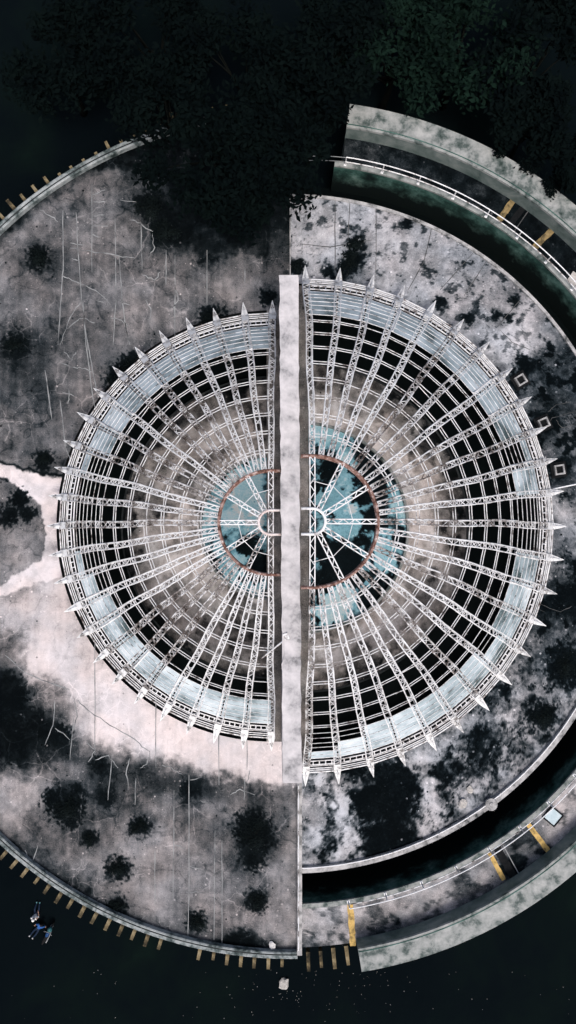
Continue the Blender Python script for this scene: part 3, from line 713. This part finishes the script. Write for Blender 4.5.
# ------------------------------------------------------------------ moat, ramp road, outer parapet
A0, A1 = -pi/2 + .02, pi/2 - .0
mw = MB()
n = 160
for i in range(n):
    a, b_ = A0 + (A1-A0)*i/n, A0 + (A1-A0)*(i+1)/n
    mw.quad((DC[0]+(R_MI-.3)*cos(a), DC[1]+(R_MI-.3)*sin(a), Z_MOAT),(DC[0]+(R_MO+.2)*cos(a), DC[1]+(R_MO+.2)*sin(a), Z_MOAT),(DC[0]+(R_MO+.2)*cos(b_), DC[1]+(R_MO+.2)*sin(b_), Z_MOAT),(DC[0]+(R_MI-.3)*cos(b_), DC[1]+(R_MI-.3)*sin(b_), Z_MOAT))
struct(mw.build('moat_water', M['water']))
iw = empty('moat_inner_wall', (DC[0], DC[1], 0)); tag(iw, 'inner wall of the curved moat with pale kerb around the right terrace', 'wall')
mb = MB(); mb.sweep(0,0,[(R_MI-.3,-5),(R_MI,-5),(R_MI,Z_RD-.02),(R_MI-.3,Z_RD-.02)], -pi/2+.025, pi/2, 160); mb.build('wall_body', M['wall_dark'], iw)
mb = MB(); mb.sweep(0,0,[(R_MI-.42,Z_RD-.01),(R_MI+.04,Z_RD-.01),(R_MI+.04,Z_RD+.2),(R_MI-.42,Z_RD+.2)], -pi/2+.025, 0.15, 120); mb.build('kerb', M['coping'], iw)
mb = MB(); mb.sweep(0,0,[(R_MI-.18,Z_RD-.01),(R_MI+.04,Z_RD-.01),(R_MI+.04,Z_RD+.1),(R_MI-.18,Z_RD+.1)], 0.152, pi/2, 120); mb.build('kerb', M['coping'], iw)
mb = MB(); mb.tube([((R_MI-.36)*cos(-pi/2+.03+ (pi/2)*i/80), (R_MI-.36)*sin(-pi/2+.03+(pi/2)*i/80), Z_RD+.26) for i in range(81)], .045, 5); mb.build('pipe', M['white_steel'], iw, fix=False)
ow = empty('moat_outer_wall', (DC[0], DC[1], 0)); tag(ow, 'green algae covered outer wall of the curved moat below the railing', 'wall')
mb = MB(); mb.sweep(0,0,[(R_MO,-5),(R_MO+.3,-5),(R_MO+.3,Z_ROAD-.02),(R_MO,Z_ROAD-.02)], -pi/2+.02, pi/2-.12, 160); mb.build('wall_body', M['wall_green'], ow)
mb = MB(); mb.sweep(0,0,[(R_MO-.03,Z_ROAD-.01),(R_MO+.34,Z_ROAD-.01),(R_MO+.34,Z_ROAD+.16),(R_MO-.03,Z_ROAD+.16)], -pi/2+.02, pi/2-.12, 160); mb.build('kerb', M['coping_green'], ow)
# road
def tone_road(px, py):
    n = fbm(px,py,22,5,70)-.5; n2 = fbm(px,py,7,4,75)-.5
    T = blobs(px, py, [(370,150,60,40,.17),(480,200,60,50,.10),(560,270,50,60,.08),(600,530,60,160,.3),(576,800,40,50,.68),(530,850,20,25,.36),(460,885,40,25,.60),(400,905,40,20,.58),(320,910,30,20,.74),(335,938,22,10,.52),(420,925,60,8,.36),(515,868,14,14,.2),(300,940,20,20,.5),(500,830,20,10,.5)], .3)
    bl = fbm(px,py,14,5,99)
    T = T + n*.35 + n2*.36 - smooth(.52,.58,bl)*.24*(py>600)
    return np.clip(T,0,1)
cols = []
na = 420; ra0, ra1 = -pi/2+.018, pi/2-.14
for i in range(na+1):
    a = ra0 + (ra1-ra0)*i/na; p = (DC[0]+(R_MO+.1)*cos(a), DC[1]+(R_MO+.1)*sin(a))
    L = ray_circle(p[0],p[1],cos(a),sin(a),PC[0],PC[1],R_PI+.3)
    cols.append((p,(p[0]+L*cos(a),p[1]+L*sin(a))))
road = struct(sheet('ramp_road', cols, 30, Z_ROAD, tone_road, M['road']))
mb = MB(); mb.sweep(DC[0],DC[1],[(R_MO+.32,-5),(R_PI+.1,-5),(R_PI+.1,Z_ROAD-.02),(R_MO+.32,Z_ROAD-.02)], ra0, ra1, 120); mb.build('road_base', M['wall_dark'], road)
def stripe(xa, ya, xb, yb, w, mat, name='painted_line', z=Z_ROAD+.004, th=.006):
    a, b_ = Vector(W(xa,ya,z)), Vector(W(xb,yb,z)); t_ = (b_-a).normalized(); nn = Vector((-t_.y,t_.x,0))*w/2; up = Vector((0,0,th))
    mb = MB(); n = 10; rg = random.Random(int(xa+ya))
    prev = None
    for i in range(n+1):
        p = a.lerp(b_, i/n); l = p+nn*rg.uniform(.8,1.05); r_ = p-nn*rg.uniform(.8,1.05)
        if prev: mb.hexa([prev[0],prev[1],r_,l,prev[0]+up,prev[1]+up,r_+up,l+up])
        prev = (l, r_)
    return mb.build(name, mat, road)
stripe(495,226,516,196,.50,M['yellow_dull']); stripe(532,250,557,225,.50,M['yellow_dull'])
stripe(525,820,549,852,.42,M['yellow']); stripe(487,848,504,880,.36,M['yellow']); stripe(350,901,353,946,.5,M['yellow'])
stripe(496,846,514,878,.62,M['black'],'expansion_gap'); stripe(506,231,526,203,.5,M['black'],'expansion_gap')
stripe(491,866,489,866,.01,M['black'],'bolt') if False else None
stripe(503,845,520,876,.07,M['seal'],'gap_edge', Z_ROAD+.012); stripe(513,233,529,210,.07,M['seam'],'gap_edge', Z_ROAD+.012)
# pale slab on the road at the right edge and the blue hatch
mb = MB(); c_ = W(574,281,Z_ROAD+.06); mb.box(c_, (.95,1.1,.12), -.6); tag(mb.build('pale_slab', M['debris']), 'pale square slab lying on the dark upper road at frame edge', 'slab')
hp = W(552.5,816,Z_ROAD); ht = empty('roof_hatch', hp, radians(50)); tag(ht, 'small pale blue square hatch with dark frame on the road', 'hatch')
mb = MB()
for sx, sy, lx, ly in ((0,.53,1.16,.1),(0,-.53,1.16,.1),(.53,0,.1,.96),(-.53,0,.1,.96)): mb.box((sx,sy,.07),(lx,ly,.14))
mb.build('frame', M['black'], ht)
mhat = noise_mat('pale blue sheet', [(.3,(.34,.44,.48)),(.7,(.52,.60,.64))], 2, .4, .1)
mb = MB(); mb.box((0,0,.06),(.955,.955,.08)); mb.build('lid', mhat, ht)
# railing on the moat's outer kerb
rl = empty('railing', (DC[0], DC[1], 0)); tag(rl, 'long white two rail railing following the outer edge of the moat', 'railing')
g0, g1 = radians(-81.0), radians(81.5)
zk = Z_ROAD+.16
for rr_, z_ in ((R_MO+.16, zk+.95), (R_MO+.10, zk+.45)):
    mb = MB(); mb.tube([(rr_*cos(g0+(g1-g0)*i/150), rr_*sin(g0+(g1-g0)*i/150), z_) for i in range(151)], .04, 6); mb.build('rail', M['white_steel'], rl, fix=False)
mb = MB(); mb.tube([(R_MO+.13,0,zk-.02),(R_MO+.13,0,zk+.95)], .045, 6); mb.box((R_MO+.13,0,zk+.012),(.2,.2,.02)); pm = mb.mesh('post'); pm.materials.append(M['white_steel'])
for i in range(29):
    o = link('post', pm, rl); o.rotation_euler = (0,0,g0+(g1-g0)*i/28)
# dangling rail remnants above the dark end
mb = MB()
for r_, z_ in ((R_MO+.16,zk+.9),(R_MO+.1,zk+.45)):
    mb.tube([(r_*cos(g1+.002+.115*i/8), r_*sin(g1+.002+.115*i/8)-.02*i*i/16, z_-.03*i) for i in range(9)], .026, 5)
mb.build('broken_rail', M['seal'], rl, fix=False)
# outer parapet
op = empty('outer_parapet', (PC[0], PC[1], 0)); tag(op, 'broad pale parapet wall along the outside of the curved road', 'parapet')
pa1 = math.acos((W(350,0,1.2)[0]-PC[0])/R_PO); pa0 = -math.acos((W(362,0,1.2)[0]-PC[0])/R_PO)
mb = MB(); mb.sweep(0,0,[(R_PI+.03,-5),(R_PO-.05,-5),(R_PO-.05,1.0),(R_PI+.03,1.0)], pa0, pa1, 160); mb.build('wall_body', M['inner_face'], op)
mb = MB(); mb.sweep(0,0,[(R_PI,1.0),(R_PO,1.0),(R_PO,1.2),(R_PI,1.2)], pa0-.0005, pa1+.0005, 180); mb.build('coping', M['coping_green'], op)
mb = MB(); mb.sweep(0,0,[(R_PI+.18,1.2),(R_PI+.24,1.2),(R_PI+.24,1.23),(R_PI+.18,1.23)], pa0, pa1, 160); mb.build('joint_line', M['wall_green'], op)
# beam ends below the lower road end
for k,(x,y) in enumerate(((308,962),(320.5,961),(333,958),(346,956))):
    o = link('beam_end', bms[k % 3], road); p = W(x, y-10, -.9); o.location = p; o.rotation_euler = (0,0,radians(-88)+.03*k)

# ------------------------------------------------------------------ small things on the right terrace
for (x, y, rz, lb) in ((520,380.5,.55,'square vent kerb on black pad, uppermost of three beside the right dome'),(543,423.5,.42,'square vent kerb on black pad, middle of three beside the right dome'),(558.5,470,.15,'square vent kerb on black pad, lowest of three beside the right dome')):
    v = empty('roof_vent', W(x,y,Z_RD), rz); tag(v, lb, 'vent', 'square vents on the right terrace')
    mb = MB(); mb.box((0,0,.03),(1.15,1.15,.05)); mb.build('pad', M['black'], v)
    mb = MB()
    for sx, sy, lx, ly in ((0,.31,.74,.12),(0,-.31,.74,.12),(.31,0,.12,.498),(-.31,0,.12,.498)): mb.box((sx,sy,.16),(lx,ly,.22))
    mb.build('kerb_frame', M['coping'], v)
    mb = MB(); mb.box((0,0,.07),(.498,.498,.04)); mb.build('grate', M['black'], v)
def rubble(name, x, y, z, r, label, cat='rubble', mat='debris', seed=1):
    rg = random.Random(seed); import bmesh
    bm = bmesh.new(); bmesh.ops.create_icosphere(bm, subdivisions=2, radius=r)
    for v in bm.verts:
        v.co *= rg.uniform(.72,1.15); v.co.z *= .45; v.co.x *= 1.25
    me = bpy.data.meshes.new(name); bm.to_mesh(me); bm.free(); me.materials.append(M[mat])
    o = link(name, me); p = W(x,y,z); o.location = (p[0],p[1],z+r*.3); o.rotation_euler = (0,0,rg.uniform(0,3))
    return tag(o, label, cat)
rubble('rubble_chunk', 462, 803, Z_RD, .34, 'larger pale rubble chunk near the moat kerb on the right terrace', seed=2)
rubble('rubble_chunk', 470, 789, Z_RD, .24, 'smaller pale rubble chunk above its larger neighbour near moat kerb', seed=3)
rubble('rubble_chunk', 272, 945, 0, .27, 'white crumpled litter against the bottom of the left parapet', 'litter', 'chalk', 4)
rubble('concrete_block', 284, 983, Z_GND, .42, 'pale concrete lump on the dark ground below the left parapet', 'rubble', 'debris', 5)
rubble('rubble_chunk', 433, 912, Z_GND, .2, 'small pale stone on the dark ground outside the road', seed=6) if False else None
mb = MB(); p = W(490,803,Z_RD); mb.tube([(0,0,0),(0,0,.28)], .40, 16); mb.tube([(0,0,.27),(0,0,.34)], .46, 16); mb.tube([(0,0,.34),(0,0,.42)], .16, 10)
o = mb.build('vent_cap', M['coping']); o.location = p; tag(o, 'round pale vent cap on the moat kerb of the right terrace', 'vent')

# litter specks on the ground
mb = MB(); rg = random.Random(12)
for i in range(150):
    x = rg.gauss(325, 50) if i < 100 else rg.uniform(0,576); y = rg.gauss(985,20) if i < 100 else rg.uniform(955,1020)
    if y < 970: continue
    p = W(x,y,Z_GND+.02); s_ = rg.uniform(.015,.045); a = rg.uniform(0,6)
    mb.box((p[0],p[1],p[2]),(s_,s_*rg.uniform(.5,1),.03),a)
o = mb.build('ground_litter', M['debris']); o['kind'] = 'stuff'; o['label'] = 'pale specks of litter scattered over the dark ground'; o['category'] = 'litter'

# ------------------------------------------------------------------ vegetation
def leaves(mb, pts, size, rg):
    for p in pts:
        a = rg.uniform(0, 2*pi); tl = rg.uniform(-.7,.7); s_ = size*rg.uniform(.6,1.4)
        u = Vector((cos(a), sin(a), tl*.6)).normalized(); v = Vector((-sin(a), cos(a), rg.uniform(-.6,.6))).normalized()
        q = Vector(p)
        mb.v += [tuple(q-u*s_), tuple(q+v*s_*.45), tuple(q+u*s_), tuple(q-v*s_*.45)]
        n_ = len(mb.v); mb.f.append((n_-4,n_-3,n_-2,n_-1))
def tree(name, x, y, ztop, rad, label, seed, nleaf=3500, mat='leaf', base=None, size=.24, zg=Z_GND, squash=.7):
    """crown centre seen at picture point (x,y)"""
    rg = random.Random(seed); zc = ztop - rad*squash*.6
    c = Vector(W(x,y,zc)); b_ = Vector((*(base or (c.x, c.y)), zg))
    root = empty(name, b_); tag(root, label, 'tree', 'dark trees around the ruin')
    mb = MB(); top = c - b_
    mid = top*.5 + Vector((rg.uniform(-.4,.4), rg.uniform(-.4,.4), 0))
    mb.tube([(0,0,-.1), tuple(mid*.5), tuple(mid), tuple(top*.85)], .32*rad/5+.08, 8, .09)
    lumps = []
    for i in range(14):
        a = rg.uniform(0,2*pi); e_ = rg.uniform(-.3,1.0); rr_ = rad*rg.uniform(.35,.85)
        q = top + Vector((cos(a)*rr_, sin(a)*rr_, e_*rad*squash*.7*(1-rr_/rad*.5)))
        lumps.append((q, rad*rg.uniform(.22,.42)))
        st_ = top*rg.uniform(.45,.8)
        mb.tube([tuple(st_), tuple(st_.lerp(q,.5)+Vector((0,0,.15))), tuple(q)], .09, 5, .03)
    mb.build('trunk', M['bark'], root, True, fix=False)
    pts = []
    for i in range(nleaf):
        q, lr = lumps[rg.randrange(len(lumps))]
        dv = Vector((rg.gauss(0,1), rg.gauss(0,1), rg.gauss(0,1))).normalized()*lr*(rg.random()**.4)*rg.choice((1,1,1,1.25))
        dv.z *= squash; pts.append(q+dv)
    mb = MB(); leaves(mb, pts, size, rg); mb.build('crown', M[mat], root, fix=False)
    return root
def shrub(name, x, y, z, rad, label, seed, nleaf=500, mat='leaf_black', hgt=.5, size=.12, cat='shrub', group='plants growing on the terraces', lobes=7):
    rg = random.Random(seed); p = W(x,y,z); root = empty(name, p); tag(root, label, cat, group)
    mb = MB(); lb = []
    for i in range(lobes):
        a = rg.uniform(0,2*pi); r_ = rad*rg.uniform(.15,.85); q = (r_*cos(a), r_*sin(a), hgt*rg.uniform(.25,.8)); lb.append(q)
        mb.tube([(0,0,-.02),(q[0]*.5,q[1]*.5,q[2]*.7),q], .025, 4, .01)
    mb.build('stems', M['bark'], root, fix=False)
    pts = []
    for i in range(nleaf):
        q = lb[rg.randrange(lobes)]; s_ = rad*.33
        pts.append((q[0]+rg.gauss(0,s_)*.8, q[1]+rg.gauss(0,s_)*.8, max(.02, q[2]+rg.gauss(0,hgt*.25))))
    mb = MB(); leaves(mb, pts, size, rg); mb.build('foliage', M[mat], root, fix=False)
    return root
TR = [ # x,y,ztop,rad,mat,base,label
 (215,175,6.5,5.2,'leaf',(-5.0,34.5),'big dark tree leaning over the top of the left terrace'),
 (262,165,6.0,4.6,'leaf',(-.6,34.2),'greenish tree beside the top end of the left parapet'),
 (165,108,5,3.6,'leaf',None,'dark tree just outside the top left parapet'),
 (312,112,2.5,2.2,'leaf',None,'dark tree between the left parapet and the end of the pale outer parapet'),
 (245,70,5,5.0,'leaf',None,'dark tree above the leaning tree, near the top edge'),
 (330,55,5,4.5,'leaf',None,'dark tree above the upper end of the outer parapet'),
 (395,50,4,4.5,'leaf_green',None,'dim green tree above the pale parapet, left of the brightest green one'),
 (465,45,4,5.2,'leaf_green',None,'brightest green tree crown near the top right'),
 (540,60,4,5.0,'leaf',None,'dark tree in the top right corner'),
 (150,40,4,5.0,'leaf',None,'dark tree left of centre at the top edge'),
 (60,60,3,4.5,'leaf',None,'dark tree in the top left corner'),
 (536,118,3.2,3.0,'leaf',None,'dark tree beside the overgrown part of the pale parapet'),
 (574,160,3.0,2.2,'leaf',None,'small dark tree at the right edge beside the pale parapet'),
]
for i, (x,y,zt_,rd,mt,bs,lb) in enumerate(TR):
    tree('broadleaf_tree', x, y, zt_, rd, lb, 40+i, (3400,3000,1500,2600)[i] if i < 4 else 3200, mt, bs)
PLANTS = [(500,150,1.2,.6,'creeping plant on the upper part of the pale outer parapet'),(527,170,1.2,.8,'larger creeping plant spilling over the pale outer parapet'),(550,188,1.2,.7,'creeping plant on the pale outer parapet nearest the right edge')]
for i,(x,y,z,r_,lb) in enumerate(PLANTS): shrub('creeping_plant', x, y, z, r_, lb, 70+i, 420, 'leaf', .3, .1)
for i,(x,y,z,r_,lb,nl) in enumerate([(65,807,0,1.1,'widest black moss clump on the lower left terrace',420),(255,836,0,1.2,'long black moss clump near the divider wall on the left terrace',520),(118,868,0,.75,'black moss clump on the lower left terrace nearest the middle of the curve',260),
 (140,826,0,.65,'small black moss clump right of the widest clump on the left terrace',200),(257,901,0,.7,'round black moss clump below the long clump on the left terrace',230),(197,921,0,.62,'black moss clump close to the bottom parapet of the left terrace',190),(117,906,0,.6,'black moss clump touching the lower left parapet',180),(90,838,0,.6,'small black moss clump just below the widest clump',170),
 (15,345,0,.85,'black moss clump at the left frame edge above the path',220),(43,460,0,.6,'black moss clump just above the pale forked path',180),(543,715,Z_RD,.85,'round black moss clump near the moat on the lower right terrace',300),(566,663,Z_RD,1.0,'black moss clump at the right frame edge of the right terrace',320)]):
    shrub('moss_clump', x, y, z, r_, lb, 140+i, nl*2, 'leaf_black', .16, .05, 'moss', 'black moss clumps on the terraces', 11)
SH = [(165,231,0,.9,'black bush on the left terrace below the leaning tree',600),(150,208,0,.9,'ragged bush at the left fringe of the leaning tree',500),(214,319,0,.75,'black plant beside the top left rim of the smaller dome',420),(128,368,0,.9,'black plant hugging the upper left rim of the smaller dome',450),(118,382,0,.7,'low black plant left of the rim hugging plant',300),
 (357,243,Z_RD,.62,'upper of two ragged black weeds on the upper right terrace',260),(352,264,Z_RD,.85,'lower of two ragged black weeds on the upper right terrace',380),(297,267,Z_RD,.55,'black weed at the top end of the spine wall',220),(39,258,0,.75,'black round plant on the upper left terrace',380)]
for i,(x,y,z,r_,lb,nl) in enumerate(SH): shrub('black_weed', x, y, z, r_, lb, 90+i, nl, 'leaf_black', .35, .09)

# ------------------------------------------------------------------ people and motorcycle on the dark ground
def flat(name, col, rough=.7):
    return noise_mat(name, [(.3,tuple(c*.7 for c in col)),(.7,col)], 6, rough, .1)
def skin_obj(name, verts, edges, radii, mat, parent, root=0):
    me = bpy.data.meshes.new(name); me.from_pydata(verts, edges, []); o = link(name, me, parent)
    me.materials.append(mat)
    md = o.modifiers.new('skin','SKIN'); md.use_smooth_shade = True
    if not me.skin_vertices: me.skin_vertices.new()
    for i, r_ in enumerate(radii):
        me.skin_vertices[0].data[i].radius = (r_, r_)
        me.skin_vertices[0].data[i].use_root = (i == root)
    o.modifiers.new('sub','SUBSURF').levels = 1; o.modifiers[-1].render_levels = 2
    return o
def person(px, py, rz, label, pose, shirt, trousers, shoes, hair):
    root = empty('person', W(px,py,Z_GND), rz); tag(root, label, 'person')
    J = pose
    sk = flat('skin', (.36,.22,.16))
    names = ['pelvis','chest','neck','head','crown','shl','ell','wrl','shr','elr','wrr','hil','knl','anl','tol','hir','knr','anr','tor']
    vs = [J[n_] for n_ in names]; ix = {n_: i for i, n_ in enumerate(names)}
    ed = [('pelvis','chest'),('chest','neck'),('neck','head'),('head','crown'),('chest','shl'),('shl','ell'),('ell','wrl'),('chest','shr'),('shr','elr'),('elr','wrr'),('pelvis','hil'),('hil','knl'),('knl','anl'),('anl','tol'),('pelvis','hir'),('hir','knr'),('knr','anr'),('anr','tor')]
    rad = {'pelvis':.13,'chest':.14,'neck':.055,'head':.095,'crown':.08,'shl':.06,'ell':.045,'wrl':.03,'shr':.06,'elr':.045,'wrr':.03,'hil':.09,'knl':.06,'anl':.04,'tol':.035,'hir':.09,'knr':.06,'anr':.04,'tor':.035}
    edges = [(ix[a],ix[b_]) for a,b_ in ed]; radii = [rad[n_] for n_ in names]
    for s_ in 'lr':      # palm and five fingers
        wv, ev = Vector(J['wr'+s_]), Vector(J['el'+s_]); d_ = (wv-ev).normalized(); sd_ = d_.cross(Vector((0,0,1)))
        if sd_.length < .1: sd_ = Vector((1,0,0))
        sd_.normalize(); pl = wv + d_*.07; vs.append(tuple(pl)); radii.append(.032); pi_ = len(vs)-1; edges.append((ix['wr'+s_],pi_))
        for k, (o_, l_) in enumerate(((-.03,.07),(-.01,.085),(.01,.08),(.03,.065))):
            a = pl + sd_*o_ + d_*.025; b_ = a + d_*l_*.55 + Vector((0,0,-.01)); c_ = a + d_*l_ + Vector((0,0,-.03))
            n_ = len(vs); vs += [tuple(a),tuple(b_),tuple(c_)]; radii += [.01,.009,.008]; edges += [(pi_,n_),(n_,n_+1),(n_+1,n_+2)]
        a = wv + d_*.03 + sd_*-.045; b_ = a + d_*.04 - sd_*.015; n_ = len(vs); vs += [tuple(a),tuple(b_)]; radii += [.011,.009]; edges += [(pi_,n_),(n_,n_+1)]
    skin_obj('body', vs, edges, radii, sk, root)
    def sub(nm, ns, es, extra, mat, ro=0, rads=None):
        v_ = [J[q] if isinstance(q,str) else q for q in ns]; im = {q:i for i,q in enumerate(ns)}
        r2 = [(rad[q] if isinstance(q,str) else .05)+extra for q in ns]
        if rads: r2 = rads
        return skin_obj(nm, v_, [(im[a],im[b_]) for a,b_ in es], r2, mat, root, ro)
    sub('shirt',['pelvis','chest','shl','ell','shr','elr'],[('pelvis','chest'),('chest','shl'),('shl','ell'),('chest','shr'),('shr','elr')],.028,shirt)
    sub('trousers',['pelvis','hil','knl','anl','hir','knr','anr'],[('pelvis','hil'),('hil','knl'),('knl','anl'),('pelvis','hir'),('hir','knr'),('knr','anr')],.024,trousers)
    for s_ in 'lr': sub('shoe',['an'+s_,'to'+s_],[('an'+s_,'to'+s_)],.022,shoes)
    import bmesh
    hd, cr, = Vector(J['head']), Vector(J['crown']); up = (cr-hd).normalized()
    bm = bmesh.new(); bmesh.ops.create_uvsphere(bm, u_segments=16, v_segments=10, radius=.125)
    for v in list(bm.verts):
        if v.co.z < -.03: v.co.z = -.03 + (v.co.z+.03)*.1
    bm.transform(up.to_track_quat('Z','Y').to_matrix().to_4x4())
    me = bpy.data.meshes.new('hair'); bm.to_mesh(me); bm.free(); me.materials.append(hair)
    o = link('hair', me, root); o.location = hd + up*.07
    # face: nose and ears, small, on the +X side
    f = Vector((1,0,0)); side_ = up.cross(f).normalized()
    mb = MB(); mb.tube([hd+f*.09+up*.02, hd+f*.125-up*.02], .014, 5, .018); mb.build('nose', sk, root, True)
    for q in (-1,1):
        mb = MB(); mb.tube([hd+side_*.095*q+up*.03, hd+side_*.105*q-up*.03], .016, 5); mb.build('ear', sk, root, True)
        mb = MB(); e_ = hd+f*.095+side_*.035*q+up*.025; mb.tube([e_, e_+f*.01], .012, 6); mb.build('eye', M['black'], root)
    mb = MB(); mb.tube([hd+f*.098+side_*-.03-up*.05, hd+f*.098+side_*.03-up*.05], .008, 5); mb.build('mouth', flat('lips',(.3,.12,.1)), root)
    return root
white_cloth = flat('white cotton', (.8,.8,.8)); blue_cloth = flat('blue cotton', (.03,.10,.30)); dark_cloth = flat('dark denim', (.012,.022,.045)); white_shoe = flat('white leather', (.7,.7,.7)); blackhair = flat('black hair', (.01,.01,.012))
standing = dict(pelvis=(0,0,.95),chest=(.03,0,1.28),neck=(.05,0,1.46),head=(.08,0,1.58),crown=(.08,0,1.69),shl=(.04,.19,1.38),ell=(.12,.36,1.2),wrl=(.32,.42,1.12),shr=(.04,-.19,1.38),elr=(.12,-.36,1.2),wrr=(.34,-.38,1.15),hil=(0,.1,.9),knl=(.04,.11,.5),anl=(0,.12,.09),tol=(.17,.14,.05),hir=(0,-.1,.9),knr=(.02,-.12,.5),anr=(-.05,-.13,.09),tor=(.12,-.16,.05))
reclining = dict(pelvis=(0,0,.14),chest=(-.36,0,.34),neck=(-.5,0,.46),head=(-.6,0,.56),crown=(-.66,0,.65),shl=(-.4,.19,.4),ell=(-.55,.34,.2),wrl=(-.36,.42,.05),shr=(-.4,-.19,.4),elr=(-.2,-.36,.3),wrr=(.05,-.36,.12),hil=(.04,.1,.14),knl=(.48,.17,.22),anl=(.92,.16,.07),tol=(1.0,.18,.2),hir=(.04,-.1,.14),knr=(.48,-.15,.16),anr=(.94,-.12,.07),tor=(1.02,-.14,.2))
sitting = dict(pelvis=(0,0,.16),chest=(-.14,0,.48),neck=(-.17,0,.66),head=(-.14,0,.79),crown=(-.13,0,.90),shl=(-.15,.19,.58),ell=(-.26,.32,.36),wrl=(-.34,.34,.12),shr=(-.15,-.19,.58),elr=(.05,-.3,.42),wrr=(.25,-.2,.36),hil=(.04,.1,.15),knl=(.46,.16,.30),anl=(.86,.14,.08),tol=(1.0,.16,.16),hir=(.04,-.1,.15),knr=(.46,-.16,.22),anr=(.88,-.1,.08),tor=(1.02,-.12,.16))
# lower ground scale: z = -5
person(37,913, radians(80), 'person in white top sitting on the dark ground nearest the left parapet', sitting, white_cloth, dark_cloth, flat('teal shoe',(.1,.25,.28)), white_cloth)
person(39,927, radians(-130), 'person in blue top leaning back on the ground with white shoes stretched out', reclining, blue_cloth, dark_cloth, white_shoe, blackhair)
# motorcycle, length along local x
mc = empty('motorcycle', W(50,930,Z_GND), radians(62)); tag(mc, 'dark parked motorcycle with teal fairing beside the reclining person', 'motorcycle')
rubber = flat('tyre rubber',(.012,.012,.013)); teal = flat('teal fairing',(.05,.16,.18),.3); chrome = flat('grey metal',(.25,.26,.27),.35)
for xx in (-.62,.62):
    mb = MB(); mb.tube([(xx+.27*cos(2*pi*i/20),0,.3+.27*sin(2*pi*i/20)) for i in range(21)], .055, 6, cap=False); wh = mb.build('wheel', rubber, mc, fix=False)
    mb = MB()
    for i in range(6): mb.tube([(xx,0,.3),(xx+.24*cos(i*pi/3),0,.3+.24*sin(i*pi/3))], .014, 4)
    mb.build('spokes', chrome, wh, fix=False)
def lofted(secs, n=10):
    mb = MB(); m_ = len(secs)
    for x, w, z0_, z1_ in secs:
        for j in range(n):
            g = 2*pi*j/n; mb.v.append((x, cos(g)*w, (z0_+z1_)/2 + sin(g)*(z1_-z0_)/2))
    for i in range(m_-1):
        for j in range(n): mb.f.append((i*n+j, i*n+(j+1)%n, (i+1)*n+(j+1)%n, (i+1)*n+j))
    mb.f += [tuple(range(n))[::-1], tuple((m_-1)*n+j for j in range(n))]
    return mb
lofted([(-.2,.05,.65,.75),(-.05,.14,.6,.86),(.2,.16,.58,.9),(.38,.06,.62,.82)]).build('fuel_tank', flat('dark blue paint',(.02,.06,.16),.3), mc, True)
lofted([(-.85,.05,.72,.80),(-.6,.12,.66,.80),(-.3,.13,.64,.76),(-.1,.08,.64,.74)]).build('seat', rubber, mc, True)
lofted([(.35,.12,.6,.95),(.5,.2,.5,1.0),(.66,.12,.55,.95),(.74,.03,.65,.85)]).build('fairing', teal, mc, True)
lofted([(-.25,.12,.25,.55),(.05,.15,.2,.6),(.3,.1,.25,.55)]).build('engine', chrome, mc, True)
mb = MB(); mb.tube([(.3,-.36,.98),(.38,-.2,1.02),(.42,0,1.0),(.38,.2,1.02),(.3,.36,.98)], .022, 6); mb.build('handlebar', chrome, mc, True)
for q in (-1,1):
    mb = MB(); mb.tube([(.42,.07*q,1.0),(.62,.08*q,.3)], .025, 6); mb.build('fork', chrome, mc)
    mb = MB(); mb.tube([(-.62,.08*q,.3),(.0,.09*q,.4)], .025, 6); mb.build('swingarm', chrome, mc)
mb = MB(); mb.tube([(.1,-.16,.25),(-.4,-.2,.27),(-.85,-.2,.36)], .04, 8, .05); mb.build('exhaust', chrome, mc, True)
